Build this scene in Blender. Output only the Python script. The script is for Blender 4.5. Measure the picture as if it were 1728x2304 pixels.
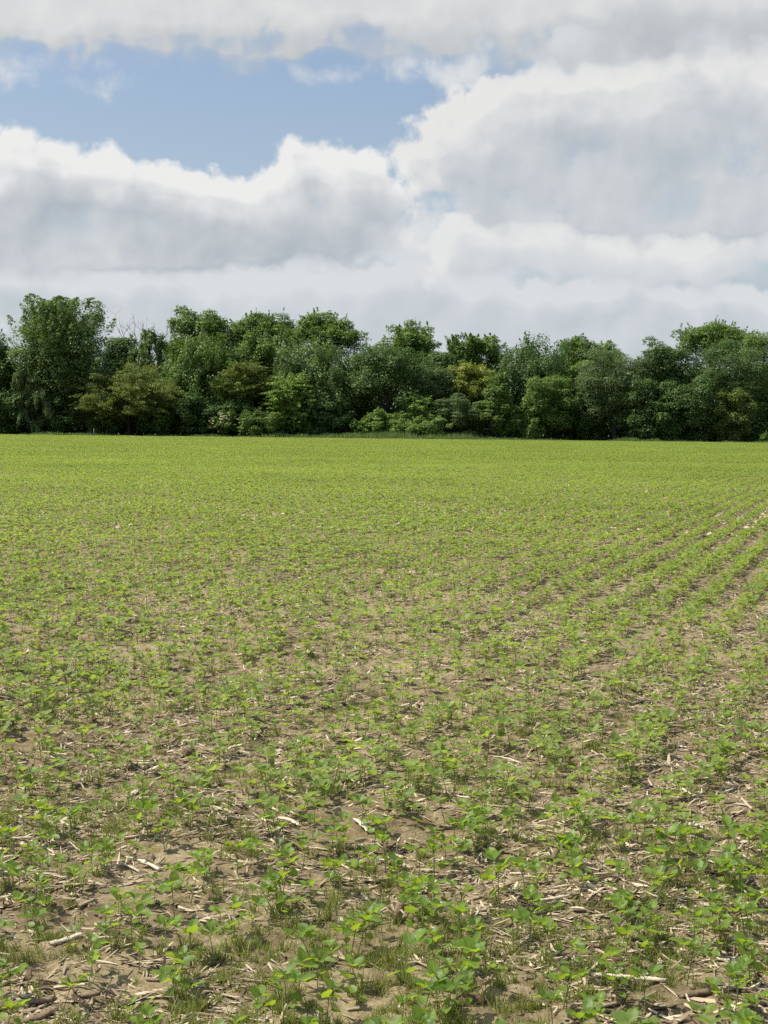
import bpy, math, random
import numpy as np
from mathutils import Vector, Matrix

for o in list(bpy.data.objects):
    bpy.data.objects.remove(o)
scene = bpy.context.scene
COL = scene.collection
R = math.radians

# ------------------------------------------------------------------ camera
CAM_H = 1.65
FPX = 3462.0                       # focal length in pixels of the 1728 x 2304 photograph
PITCH = math.atan((1152 - 958) / FPX)
ROLL = R(0.62)
cam_d = bpy.data.cameras.new('camera')
cam_d.sensor_fit = 'VERTICAL'
cam_d.sensor_height = 24.0
cam_d.lens = 12.0 * FPX / 1152.0
cam_d.clip_start = 0.05
cam_d.clip_end = 9000
cam = bpy.data.objects.new('camera', cam_d)
COL.objects.link(cam)
FWD = Vector((0, math.cos(PITCH), -math.sin(PITCH)))
R0 = Vector((1, 0, 0))
U0 = Vector((0, math.sin(PITCH), math.cos(PITCH)))
RGT = R0 * math.cos(ROLL) + U0 * math.sin(ROLL)
UPV = U0 * math.cos(ROLL) - R0 * math.sin(ROLL)
m = Matrix((RGT, UPV, -FWD)).transposed().to_4x4()
m.translation = Vector((0, 0, CAM_H))
cam.matrix_world = m
scene.camera = cam


def ray(px, py):
    return FWD + RGT * ((px - 864) / FPX) + UPV * ((1152 - py) / FPX)


def ground_at(px, py):
    d = ray(px, py)
    t = -CAM_H / d.z
    return d.x * t, d.y * t


def at_depth(px, py, Y):
    d = ray(px, py)
    t = Y / d.y
    return d.x * t, CAM_H + d.z * t


def azel(px, py):
    d = ray(px, py).normalized()
    return math.degrees(math.atan2(d.x, d.y)), math.degrees(math.asin(d.z))


def project(x, y, z):
    """numpy: world -> photograph pixels"""
    dx, dy, dz = x, y, z - CAM_H
    f = dx * FWD.x + dy * FWD.y + dz * FWD.z
    r = dx * RGT.x + dy * RGT.y + dz * RGT.z
    u = dx * UPV.x + dy * UPV.y + dz * UPV.z
    return 864 + FPX * r / f, 1152 - FPX * u / f, f


# ------------------------------------------------------------------ render look
scene.render.engine = 'CYCLES'
scene.view_settings.view_transform = 'Standard'
scene.view_settings.look = 'None'
scene.view_settings.exposure = 0.0
scene.view_settings.gamma = 1.0
scene.view_settings.use_curve_mapping = False
scene.cycles.max_bounces = 6
scene.cycles.diffuse_bounces = 3
scene.cycles.glossy_bounces = 2
scene.cycles.transmission_bounces = 4
scene.cycles.use_denoising = False

# ------------------------------------------------------------------ sun
SUN_AZ = R(-88)                     # left of the view direction, beyond the wood
SUN_EL = R(60)
S = Vector((math.sin(SUN_AZ) * math.cos(SUN_EL), math.cos(SUN_AZ) * math.cos(SUN_EL), math.sin(SUN_EL)))
sun_d = bpy.data.lights.new('sun', 'SUN')
sun_d.energy = 5.0
sun_d.angle = R(0.6)
sun_d.color = (1.0, 0.95, 0.86)
sun = bpy.data.objects.new('sun', sun_d)
COL.objects.link(sun)
sun.rotation_euler = S.to_track_quat('Z', 'Y').to_euler()
sun.location = (-30, 20, 60)


# ------------------------------------------------------------------ node helpers
def nd(nt, typ, props=None, **ins):
    n = nt.nodes.new(typ)
    for k, v in (props or {}).items():
        setattr(n, k, v)
    for k, v in ins.items():
        key = int(k[1:]) if k[0] == 'i' and k[1:].isdigit() else k.replace('_', ' ')
        s = n.inputs[key]
        if isinstance(v, bpy.types.NodeSocket):
            nt.links.new(v, s)
        else:
            s.default_value = v
    return n


def mth(nt, op, a, b=None, c=None, clamp=False):
    n = nt.nodes.new('ShaderNodeMath')
    n.operation = op
    n.use_clamp = clamp
    for i, v in enumerate((a, b, c)):
        if v is None:
            continue
        if isinstance(v, bpy.types.NodeSocket):
            nt.links.new(v, n.inputs[i])
        else:
            n.inputs[i].default_value = v
    return n.outputs[0]


def vmth(nt, op, a, b=None, c=None):
    n = nt.nodes.new('ShaderNodeVectorMath')
    n.operation = op
    for i, v in enumerate((a, b, c)):
        if v is None:
            continue
        if isinstance(v, bpy.types.NodeSocket):
            nt.links.new(v, n.inputs[i])
        else:
            n.inputs[i].default_value = v
    return n.outputs['Value'] if op in ('DOT_PRODUCT', 'LENGTH') else n.outputs[0]


def mixc(nt, f, a, b):
    n = nt.nodes.new('ShaderNodeMix')
    n.data_type = 'RGBA'
    for sock, v in ((n.inputs[0], f), (n.inputs[6], a), (n.inputs[7], b)):
        if isinstance(v, bpy.types.NodeSocket):
            nt.links.new(v, sock)
        else:
            sock.default_value = v if not isinstance(v, tuple) or len(v) == 4 else (*v, 1)
    return n.outputs[2]


def smooth(nt, v, lo, hi, a=0.0, b=1.0):
    n = nt.nodes.new('ShaderNodeMapRange')
    n.interpolation_type = 'SMOOTHSTEP'
    nt.links.new(v, n.inputs[0])
    for i, x in enumerate((lo, hi, a, b)):
        n.inputs[i + 1].default_value = x
    return n.outputs[0]


# ------------------------------------------------------------------ sky (world): blue Nishita sky behind broken cumulus
DEG = math.degrees(1 / FPX)
# cumulus banks by direction, farthest layer first: photo px of the centre, radii in px, weight
LAYERS = [
    # thin veil that ties the banks together
    dict(seed=5.0, up=1.2, contrast=0.5, grey=(0.60, 0.65, 0.69), white=(0.72, 0.745, 0.765), soft=3.2, blobs=[
        (1450, 420, 460, 260, 1.2), (300, 580, 700, 110, 1.2), (1500, 110, 420, 130, 0.9), (900, 600, 500, 90, 0.7), (60, 190, 330, 90, 0.62), (760, 160, 420, 40, 0.34)]),
    # low, far, hazy clouds above the wood
    dict(seed=11.0, up=0.8, contrast=1.0, grey=(0.50, 0.555, 0.60), white=(0.71, 0.73, 0.75), soft=1.5, blobs=[
        (150, 650, 300, 50, 1.0), (660, 655, 260, 75, 1.1), (960, 640, 170, 60, 0.6), (430, 740, 700, 55, 1.0), (1300, 690, 330, 65, 1.1),
        (1600, 720, 330, 70, 1.0), (1100, 770, 700, 60, 0.9)]),
    # right-hand lower clouds
    dict(seed=27.0, up=1.0, contrast=0.8, grey=(0.50, 0.555, 0.605), white=(0.79, 0.795, 0.79), soft=1.5, blobs=[
        (1180, 565, 230, 88, 1.2), (1020, 540, 80, 55, 0.7), (1660, 560, 210, 95, 1.15), (1480, 610, 200, 60, 0.5), (930, 640, 200, 40, 0.4)]),
    # the great heap at the right
    dict(seed=43.0, up=1.6, contrast=1.0, grey=(0.44, 0.495, 0.55), white=(0.80, 0.80, 0.79), soft=1.5, blobs=[
        (1200, 345, 250, 130, 1.35), (1100, 390, 150, 90, 0.6), (1520, 330, 340, 160, 1.45), (1480, 440, 300, 90, 0.9), (1130, 450, 140, 60, 0.4), (1350, 320, 170, 80, 0.5), (1530, 440, 170, 80, 0.6), (1750, 330, 250, 190, 1.0), (1320, 240, 260, 70, 0.5)]),
    # left mass and the bright ridge with the grey base
    dict(seed=61.0, up=1.4, contrast=1.15, grey=(0.42, 0.47, 0.52), white=(0.85, 0.85, 0.84), soft=1.5, blobs=[
        (50, 440, 270, 112, 1.3), (-200, 500, 350, 170, 1.0), (450, 492, 290, 95, 1.2), (760, 440, 170, 115, 1.2), (600, 530, 350, 75, 0.7), (200, 540, 300, 70, 0.5)]),
    # the bank along the top
    dict(seed=83.0, up=2.2, contrast=0.85, grey=(0.44, 0.48, 0.52), white=(0.77, 0.775, 0.77), soft=2.4, blobs=[
        (60, -5, 360, 82, 1.1), (430, 25, 330, 100, 1.2), (900, 35, 500, 108, 1.3), (1420, 50, 380, 112, 1.3), (1600, -60, 500, 110, 0.9), (-300, 100, 400, 120, 0.7), (1750, 150, 160, 70, 0.5)]),
]
GREYS = [
    (600, 550, 330, 55, 0.55), (90, 480, 180, 40, 0.5), (640, 120, 260, 50, 0.4), (1500, 95, 190, 70, 0.5), (1330, 330, 110, 40, 0.45),
    (1560, 350, 150, 60, 0.5), (1000, 140, 200, 40, 0.3), (30, 70, 130, 50, 0.3),
]


def blob_sum(nt, P, blobs, acc=0.0):
    for (px, py, rx, ry, w) in blobs:
        a, e = azel(px, py)
        sx, sy = 1 / (rx * DEG), 1 / (ry * DEG)
        q = vmth(nt, 'MULTIPLY_ADD', P, (sx, sy, 0), (-a * sx, -e * sy, 0))
        g = mth(nt, 'POWER', 0.36788, vmth(nt, 'DOT_PRODUCT', q, q))
        acc = mth(nt, 'MULTIPLY_ADD', g, w, acc)
    return acc


def cloud_group(L):
    g = bpy.data.node_groups.new('cloud_density', 'ShaderNodeTree')
    g.interface.new_socket('P', in_out='INPUT', socket_type='NodeSocketVector')
    g.interface.new_socket('D', in_out='OUTPUT', socket_type='NodeSocketFloat')
    g.interface.new_socket('S', in_out='OUTPUT', socket_type='NodeSocketFloat')
    gi = g.nodes.new('NodeGroupInput')
    go = g.nodes.new('NodeGroupOutput')
    P = gi.outputs[0]
    Q = vmth(g, 'ADD', P, (L['seed'] * 3.1, L['seed'] * 1.7, 0))
    w1 = nd(g, 'ShaderNodeTexNoise', {'noise_dimensions': '2D'}, Vector=Q, Scale=0.44, Detail=2.0, Roughness=0.5)
    wv = vmth(g, 'SUBTRACT', w1.outputs['Color'], (0.5, 0.5, 0.5))
    P2 = vmth(g, 'MULTIPLY_ADD', wv, (1.6, 1.1, 0), P)
    Q2 = vmth(g, 'MULTIPLY_ADD', wv, (0.6, 0.5, 0), Q)
    acc = blob_sum(g, P2, L['blobs'])
    acc = mth(g, 'MINIMUM', acc, 1.15)
    near = mth(g, 'MULTIPLY', smooth(g, acc, 0.12, 0.5), smooth(g, acc, 0.75, 1.15, 1.0, 0.5))   # calmer inside the bank
    n1 = nd(g, 'ShaderNodeTexNoise', {'noise_dimensions': '2D'}, Vector=Q2, Scale=0.44, Detail=6.0, Roughness=0.56)
    v1 = nd(g, 'ShaderNodeTexVoronoi', {'voronoi_dimensions': '2D', 'feature': 'F1', 'normalize': True},
            Vector=Q2, Scale=0.90, Detail=2.0, Roughness=0.5, Lacunarity=2.4)
    n2 = nd(g, 'ShaderNodeTexNoise', {'noise_dimensions': '2D'}, Vector=Q2, Scale=0.44, Detail=3.0, Roughness=0.5)
    nz = mth(g, 'MULTIPLY', mth(g, 'SUBTRACT', n1.outputs[0], 0.5), 1.25)
    nz = mth(g, 'MULTIPLY_ADD', mth(g, 'SUBTRACT', 0.42, v1.outputs['Distance']), 0.75, nz)
    d = mth(g, 'SUBTRACT', mth(g, 'MULTIPLY_ADD', nz, near, acc), 0.50)
    g.links.new(d, go.inputs[0])
    n2s = mth(g, 'MULTIPLY', mth(g, 'SUBTRACT', n2.outputs[0], 0.5), 1.9)
    g.links.new(mth(g, 'SUBTRACT', mth(g, 'MULTIPLY_ADD', n2s, near, acc), 0.50), go.inputs[1])
    return g


world = bpy.data.worlds.new('World')
scene.world = world
world.use_nodes = True
wt = world.node_tree
wt.nodes.clear()
tc = wt.nodes.new('ShaderNodeTexCoord')
sep = nd(wt, 'ShaderNodeSeparateXYZ', None, i0=tc.outputs['Generated'])
az = mth(wt, 'DEGREES', mth(wt, 'ARCTAN2', sep.outputs[0], sep.outputs[1]))
el = mth(wt, 'DEGREES', mth(wt, 'ARCSINE', sep.outputs[2]))
PV = nd(wt, 'ShaderNodeCombineXYZ', None, X=az, Y=el).outputs[0]
SKY_STR = 0.10
sky = nd(wt, 'ShaderNodeTexSky', {'sky_type': 'NISHITA', 'sun_disc': False, 'sun_elevation': SUN_EL, 'sun_rotation': SUN_AZ,
                                  'altitude': 200, 'air_density': 1.0, 'dust_density': 3.0, 'ozone_density': 0.6})


def c_s(c):
    return tuple(v / SKY_STR for v in c)


haze_f = mth(wt, 'POWER', 2.718, mth(wt, 'MULTIPLY', mth(wt, 'MAXIMUM', el, 0.0), -0.20))
hz = c_s((0.60, 0.665, 0.72))
skyb = vmth(wt, 'MULTIPLY', sky.outputs[0], (1.32, 1.36, 1.40))
full = mixc(wt, mth(wt, 'MULTIPLY', haze_f, 1.0), skyb, hz)
gr = blob_sum(wt, PV, GREYS)
for L in LAYERS:
    CG = cloud_group(L)

    def dens(dx, dy):
        n = wt.nodes.new('ShaderNodeGroup')
        n.node_tree = CG
        wt.links.new(vmth(wt, 'ADD', PV, (dx, dy, 0)) if dx else PV, n.inputs[0])
        return n.outputs[0], n.outputs[1]
    D0, S0 = dens(0, 0)
    S1 = dens(-0.28, 0.42)[1]
    S2 = dens(-0.5 * L['up'], 1.0 * L['up'])[1]
    under = mth(wt, 'SUBTRACT', S2, S0)
    width = smooth(wt, under, -0.3, 0.5, 0.22 * L['soft'], 0.85 * L['soft'])
    al = mth(wt, 'DIVIDE', mth(wt, 'ADD', D0, 0.03), width, clamp=True)
    al = smooth(wt, al, 0.0, 1.0)
    tau = mth(wt, 'MULTIPLY', mth(wt, 'MAXIMUM', S1, 0.0), 0.55)
    tau = mth(wt, 'MULTIPLY_ADD', mth(wt, 'MAXIMUM', S2, 0.0), 1.0, tau)
    lit = mth(wt, 'POWER', 2.718, mth(wt, 'MULTIPLY', tau, -1.15 * L['contrast']))
    lit = mth(wt, 'MULTIPLY_ADD', mth(wt, 'SUBTRACT', S0, S1), 0.62 * L['contrast'], lit)
    lit = mth(wt, 'MULTIPLY_ADD', mth(wt, 'SUBTRACT', D0, S0), 0.42 * L['contrast'], lit)
    lit = mth(wt, 'MULTIPLY_ADD', gr, -0.36, lit)
    lit = mth(wt, 'MULTIPLY_ADD', lit, 0.95, 0.07, clamp=True)
    full = mixc(wt, al, full, mixc(wt, lit, c_s(L['grey']), c_s(L['white'])))
full = mixc(wt, mth(wt, 'MULTIPLY', haze_f, 0.18), full, hz)
bg = nd(wt, 'ShaderNodeBackground', None, Color=full, Strength=SKY_STR)
wo = wt.nodes.new('ShaderNodeOutputWorld')
wt.links.new(bg.outputs[0], wo.inputs[0])
world.cycles.sampling_method = 'MANUAL'
world.cycles.sample_map_resolution = 512


# ================================================================== mesh tools
def make_mesh(name, V, Q=None, T=None, uv=None, attrs=None, smooth_shade=False):
    """V (n,3); Q (k,4) quads; T (k,3) triangles; uv per vertex (n,2); attrs {name: per-vertex float}"""
    V = np.asarray(V, np.float32)
    Q = np.zeros((0, 4), np.int32) if Q is None else np.asarray(Q, np.int32).reshape(-1, 4)
    T = np.zeros((0, 3), np.int32) if T is None else np.asarray(T, np.int32).reshape(-1, 3)
    me = bpy.data.meshes.new(name)
    me.vertices.add(len(V))
    me.vertices.foreach_set('co', V.ravel())
    loops = np.concatenate([Q.ravel(), T.ravel()]).astype(np.int32)
    me.loops.add(len(loops))
    me.loops.foreach_set('vertex_index', loops)
    n = len(Q) + len(T)
    me.polygons.add(n)
    st = np.concatenate([np.arange(len(Q)) * 4, len(Q) * 4 + np.arange(len(T)) * 3]).astype(np.int32)
    me.polygons.foreach_set('loop_start', st)
    if smooth_shade:
        me.polygons.foreach_set('use_smooth', np.ones(n, bool))
    if uv is not None:
        l = me.uv_layers.new(name='UVMap')
        l.data.foreach_set('uv', np.asarray(uv, np.float32)[loops].ravel())
    for k, a in (attrs or {}).items():
        at = me.attributes.new(k, 'FLOAT', 'POINT')
        at.data.foreach_set('value', np.asarray(a, np.float32))
    me.update(calc_edges=True)
    return me


def obj(name, me, mat=None, parent=None, loc=None):
    o = bpy.data.objects.new(name, me)
    if mat is not None and not me.materials:
        me.materials.append(mat)
    COL.objects.link(o)
    if parent is not None:
        o.parent = parent
    if loc is not None:
        o.location = loc
    return o


def thing(name, label, cat, loc=(0, 0, 0), rot=(0, 0, 0), group=None):
    o = bpy.data.objects.new(name, None)
    o.empty_display_size = 0.05
    COL.objects.link(o)
    o.location = loc
    o.rotation_euler = rot
    tag(o, label, cat, group)
    return o


def tag(o, label=None, cat=None, group=None, kind=None):
    for k, v in (('label', label), ('category', cat), ('group', group), ('kind', kind)):
        if v:
            o[k] = v
    return o


class Geo:
    """collects pieces of geometry for ONE mesh"""

    def __init__(self):
        self.V, self.Q, self.T, self.UV, self.n = [], [], [], [], 0

    def add(self, V, Q=None, T=None, uv=None):
        V = np.asarray(V, float)
        self.V.append(V)
        self.UV.append(np.zeros((len(V), 2)) if uv is None else np.asarray(uv, float))
        if Q is not None and len(Q):
            self.Q.append(np.asarray(Q) + self.n)
        if T is not None and len(T):
            self.T.append(np.asarray(T) + self.n)
        self.n += len(V)
        return self

    def arrays(self):
        V = np.concatenate(self.V)
        Q = np.concatenate(self.Q) if self.Q else None
        T = np.concatenate(self.T) if self.T else None
        return V, Q, T, np.concatenate(self.UV)

    def mesh(self, name, smooth_shade=False):
        V, Q, T, uv = self.arrays()
        return make_mesh(name, V, Q, T, uv, smooth_shade=smooth_shade)


def norm(a):
    return a / np.maximum(np.linalg.norm(a, axis=-1, keepdims=True), 1e-9)


def tube(pts, rad, k=6, squash=1.0, cap=True):
    """tapered tube through pts; returns V,Q,T,uv"""
    pts = np.asarray(pts, float)
    rad = np.asarray(rad, float)
    n = len(pts)
    tan = norm(np.gradient(pts, axis=0))
    ref = np.array([0, 0, 1.0]) if abs(tan[0, 2]) < 0.8 else np.array([1.0, 0, 0])
    a = norm(np.cross(tan, ref))
    b = np.cross(tan, a)
    th = np.linspace(0, 2 * np.pi, k, endpoint=False)
    V = pts[:, None, :] + rad[:, None, None] * (a[:, None, :] * np.cos(th)[None, :, None] + squash * b[:, None, :] * np.sin(th)[None, :, None])
    V = V.reshape(-1, 3)
    i = np.arange(n - 1)[:, None] * k
    j = np.arange(k)[None, :]
    Q = np.stack([i + j, i + (j + 1) % k, i + k + (j + 1) % k, i + k + j], -1).reshape(-1, 4)
    uv = np.stack(np.broadcast_arrays(np.linspace(0, 1, n)[:, None], th[None, :] / 6.283), -1).reshape(-1, 2)
    T = None
    if cap:
        V = np.concatenate([V, pts[:1], pts[-1:]])
        uv = np.concatenate([uv, [[0, .5]], [[1, .5]]])
        jj = np.arange(k)
        T = np.concatenate([np.stack([np.full(k, n * k), (jj + 1) % k, jj], -1),
                            np.stack([np.full(k, n * k + 1), (n - 1) * k + jj, (n - 1) * k + (jj + 1) % k], -1)])
    return V, Q, T, uv


def hash2(ix, iy, seed):
    h = (ix.astype(np.int64) * 374761393 + iy.astype(np.int64) * 668265263 + seed * 1274126177) & 0xffffffff
    h = ((h ^ (h >> 13)) * 1103515245) & 0xffffffff
    h = ((h ^ (h >> 16)) * 668265263) & 0xffffffff
    return ((h ^ (h >> 15)) & 0xffffff) / float(0xffffff)


def vnoise(x, y, seed=0):
    ix, iy = np.floor(x), np.floor(y)
    fx, fy = x - ix, y - iy
    fx, fy = fx * fx * (3 - 2 * fx), fy * fy * (3 - 2 * fy)
    ix, iy = ix.astype(np.int64), iy.astype(np.int64)
    a, b = hash2(ix, iy, seed), hash2(ix + 1, iy, seed)
    c, d = hash2(ix, iy + 1, seed), hash2(ix + 1, iy + 1, seed)
    return (a + (b - a) * fx) * (1 - fy) + (c + (d - c) * fx) * fy - 0.5


def ground_z(x, y):
    x, y = np.asarray(x, float), np.asarray(y, float)
    near = np.clip(1.25 - np.hypot(x, y) / 80.0, 0, 1)
    z = 0.040 * vnoise(x / 0.9, y / 0.9, 1) + 0.032 * vnoise(x / 0.24, y / 0.24, 2)
    z = z + 0.022 * vnoise(x / 0.085, y / 0.085, 3) + 0.012 * vnoise(x / 0.034, y / 0.034, 4)
    return z * near


# ================================================================== materials
def new_mat(name):
    m = bpy.data.materials.new(name)
    m.use_nodes = True
    nt = m.node_tree
    nt.nodes.clear()
    out = nt.nodes.new('ShaderNodeOutputMaterial')
    return m, nt, out


def leaf_material(name, dark, light, trans, tmix=0.4, rough=0.45, spec=0.4, vein=False, clump=0.0, old=None):
    m, nt, out = new_mat(name)
    geo = nt.nodes.new('ShaderNodeNewGeometry')
    oi = nt.nodes.new('ShaderNodeObjectInfo')
    f = mth(nt, 'MULTIPLY_ADD', geo.outputs['Random Per Island'], 0.65, mth(nt, 'MULTIPLY', oi.outputs['Random'], 0.35))
    if clump:
        tcn = nt.nodes.new('ShaderNodeTexCoord')
        nz = nd(nt, 'ShaderNodeTexNoise', None, Vector=tcn.outputs['Object'], Scale=clump, Detail=2.0)
        f = mth(nt, 'MULTIPLY_ADD', mth(nt, 'SUBTRACT', nz.outputs[0], 0.5), 1.1, mth(nt, 'MULTIPLY_ADD', geo.outputs['Random Per Island'], 0.55, 0.2), clamp=True)
    c = mixc(nt, f, dark, light)
    tr = mixc(nt, f, tuple(v * 0.75 for v in trans), tuple(min(1, v * 1.2) for v in trans))
    if old:
        isold = smooth(nt, geo.outputs['Random Per Island'], old[0], old[0] + 0.01)
        c = mixc(nt, isold, c, old[1])
    if vein:
        uv = nt.nodes.new('ShaderNodeUVMap')
        sx = nd(nt, 'ShaderNodeSeparateXYZ', None, i0=uv.outputs[0])
        mid = mth(nt, 'ABSOLUTE', mth(nt, 'SUBTRACT', sx.outputs[1], 0.5))
        rib = smooth(nt, mid, 0.0, 0.05, 0.55, 0.0)
        w = mth(nt, 'MULTIPLY_ADD', mid, -0.7, sx.outputs[0])
        sv = mth(nt, 'ABSOLUTE', mth(nt, 'SINE', mth(nt, 'MULTIPLY', w, 24.0)))
        rib2 = smooth(nt, sv, 0.0, 0.22, 0.22, 0.0)
        c = mixc(nt, mth(nt, 'MAXIMUM', rib, rib2), c, tuple(min(1, v * 1.9 + 0.03) for v in light))
    p = nd(nt, 'ShaderNodeBsdfPrincipled', None, Base_Color=c, Roughness=rough)
    p.inputs['Specular IOR Level'].default_value = spec
    t = nd(nt, 'ShaderNodeBsdfTranslucent', None, Color=tr)
    mx = nd(nt, 'ShaderNodeMixShader', None, Fac=tmix, i1=p.outputs[0], i2=t.outputs[0])
    nt.links.new(mx.outputs[0], out.inputs[0])
    return m


def rough_material(name, cols, scale=20.0, rough=0.9, bump=0.0, bscale=60.0, per_island=0.5, stretch=None, dirt=None):
    """noise-mottled opaque material; cols = list of colours blended by noise + per-object/per-piece random"""
    m, nt, out = new_mat(name)
    tcn = nt.nodes.new('ShaderNodeTexCoord')
    vec = tcn.outputs['Object']
    if stretch:
        vec = vmth(nt, 'MULTIPLY', vec, stretch)
    nz = nd(nt, 'ShaderNodeTexNoise', None, Vector=vec, Scale=scale, Detail=5.0, Roughness=0.6)
    geo = nt.nodes.new('ShaderNodeNewGeometry')
    oi = nt.nodes.new('ShaderNodeObjectInfo')
    f = mth(nt, 'MULTIPLY_ADD', mth(nt, 'SUBTRACT', nz.outputs[0], 0.5), 0.9, mth(nt, 'FRACT', mth(nt, 'ADD', geo.outputs['Random Per Island'], oi.outputs['Random'])) if per_island else 0.5, clamp=True)
    r = nt.nodes.new('ShaderNodeValToRGB')
    nt.links.new(f, r.inputs[0])
    e = r.color_ramp.elements
    for i, c in enumerate(cols):
        q = e[i] if i < 2 else e.new(1.0)
        q.color = (*c, 1)
    for i in range(len(cols)):
        e[i].position = i / (len(cols) - 1)
    for i, c in enumerate(cols):
        e[i].color = (*c, 1)
    p = nd(nt, 'ShaderNodeBsdfPrincipled', None, Base_Color=r.outputs[0], Roughness=rough)
    p.inputs['Specular IOR Level'].default_value = 0.25
    if bump:
        bz = nd(nt, 'ShaderNodeTexNoise', None, Vector=vec, Scale=bscale, Detail=4.0)
        bn = nd(nt, 'ShaderNodeBump', None, Strength=bump, Distance=0.01, Height=bz.outputs[0])
        nt.links.new(bn.outputs[0], p.inputs['Normal'])
    nt.links.new(p.outputs[0], out.inputs[0])
    return m


M_SOY = leaf_material('soybean_leaf', (0.085, 0.158, 0.026), (0.180, 0.288, 0.042), (0.47, 0.62, 0.040), 0.45, 0.45, 0.4, vein=True, old=(0.955, (0.30, 0.32, 0.07)))
M_SOYSTEM = rough_material('soybean_stem', [(0.16, 0.20, 0.06), (0.22, 0.27, 0.09), (0.20, 0.17, 0.08)], 8, 0.7)
M_SOYFAR = leaf_material('soybean_leaf_field', (0.120, 0.198, 0.044), (0.255, 0.345, 0.090), (0.50, 0.62, 0.08), 0.45, 0.5, 0.35, clump=0.13)
M_GRASS = leaf_material('grass_blade', (0.130, 0.175, 0.034), (0.27, 0.29, 0.075), (0.34, 0.40, 0.06), 0.35, 0.5, 0.3, old=(0.86, (0.34, 0.28, 0.13)))
M_VERGE = leaf_material('verge_grass', (0.14, 0.21, 0.07), (0.25, 0.34, 0.13), (0.30, 0.42, 0.10), 0.4, 0.6, 0.2, clump=0.5)
M_STRAW = rough_material('corn_straw', [(0.20, 0.15, 0.09), (0.42, 0.34, 0.22), (0.62, 0.52, 0.37), (0.70, 0.62, 0.47)], 14, 0.8, 0.35, 90, stretch=(1, 1, 1))
M_HUSK = rough_material('corn_husk', [(0.24, 0.18, 0.11), (0.44, 0.36, 0.25), (0.62, 0.53, 0.38), (0.72, 0.65, 0.50)], 12, 0.75, 0.25, 120)
M_OLDSTRAW = rough_material('weathered_stalk', [(0.13, 0.095, 0.06), (0.26, 0.19, 0.12), (0.40, 0.31, 0.20)], 16, 0.9, 0.5, 80)
M_LITTER = rough_material('straw_litter', [(0.085, 0.058, 0.035), (0.21, 0.155, 0.095), (0.46, 0.37, 0.24), (0.66, 0.56, 0.39)], 6, 0.85)
M_CLOD = rough_material('soil_clod', [(0.10, 0.07, 0.045), (0.19, 0.135, 0.09)], 30, 0.95, 0.8, 70)
M_COB = rough_material('corn_cob', [(0.17, 0.11, 0.07), (0.28, 0.19, 0.12)], 40, 0.9, 0.8, 200)
M_KERNEL = rough_material('yellow_husk_tip', [(0.55, 0.34, 0.03), (0.72, 0.50, 0.06)], 20, 0.6)
M_BARK = rough_material('bark', [(0.035, 0.030, 0.025), (0.08, 0.07, 0.06)], 3, 0.95, 0.6, 8, stretch=(1, 1, 0.25))
M_DEAD = rough_material('dead_wood', [(0.10, 0.085, 0.075), (0.19, 0.165, 0.15)], 3, 0.95)
M_POST = rough_material('weathered_post', [(0.30, 0.29, 0.26), (0.44, 0.43, 0.39)], 6, 0.85)


def soil_material():
    m, nt, out = new_mat('field_soil')
    tcn = nt.nodes.new('ShaderNodeTexCoord')
    P = tcn.outputs['Object']
    sp = nd(nt, 'ShaderNodeSeparateXYZ', None, i0=P)
    n1 = nd(nt, 'ShaderNodeTexNoise', None, Vector=P, Scale=0.9, Detail=4.0, Roughness=0.6)
    n2 = nd(nt, 'ShaderNodeTexNoise', None, Vector=P, Scale=14.0, Detail=6.0, Roughness=0.65)
    n3 = nd(nt, 'ShaderNodeTexNoise', None, Vector=P, Scale=90.0, Detail=3.0, Roughness=0.6)
    f = mth(nt, 'MULTIPLY_ADD', n2.outputs[0], 0.7, mth(nt, 'MULTIPLY', n1.outputs[0], 0.5))
    f = smooth(nt, f, 0.42, 0.84)
    c = mixc(nt, f, (0.155, 0.114, 0.060), (0.43, 0.352, 0.200))
    crumb = smooth(nt, n3.outputs[0], 0.56, 0.74)
    c = mixc(nt, mth(nt, 'MULTIPLY', crumb, 0.5), c, (0.12, 0.082, 0.052))
    wood = smooth(nt, sp.outputs[1], FIELD_END - 1.0, FIELD_END - .4)
    nw = nd(nt, 'ShaderNodeTexNoise', None, Vector=P, Scale=1.2, Detail=5.0)
    c = mixc(nt, wood, c, mixc(nt, nw.outputs[0], (0.035, 0.055, 0.018), (0.07, 0.09, 0.035)))
    p = nd(nt, 'ShaderNodeBsdfPrincipled', None, Base_Color=c, Roughness=0.95)
    p.inputs['Specular IOR Level'].default_value = 0.15
    hh = mth(nt, 'MULTIPLY_ADD', n2.outputs[0], 1.2, mth(nt, 'MULTIPLY', n3.outputs[0], 0.4))
    bn = nd(nt, 'ShaderNodeBump', None, Strength=1.0, Distance=0.02, Height=hh)
    nt.links.new(bn.outputs[0], p.inputs['Normal'])
    nt.links.new(p.outputs[0], out.inputs[0])
    return m


# ================================================================== ground: one sheet out to the horizon
FIELD_END = 182.0
TREES_BACK = 95.6                   # the distances in the tree list are counted from here


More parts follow.
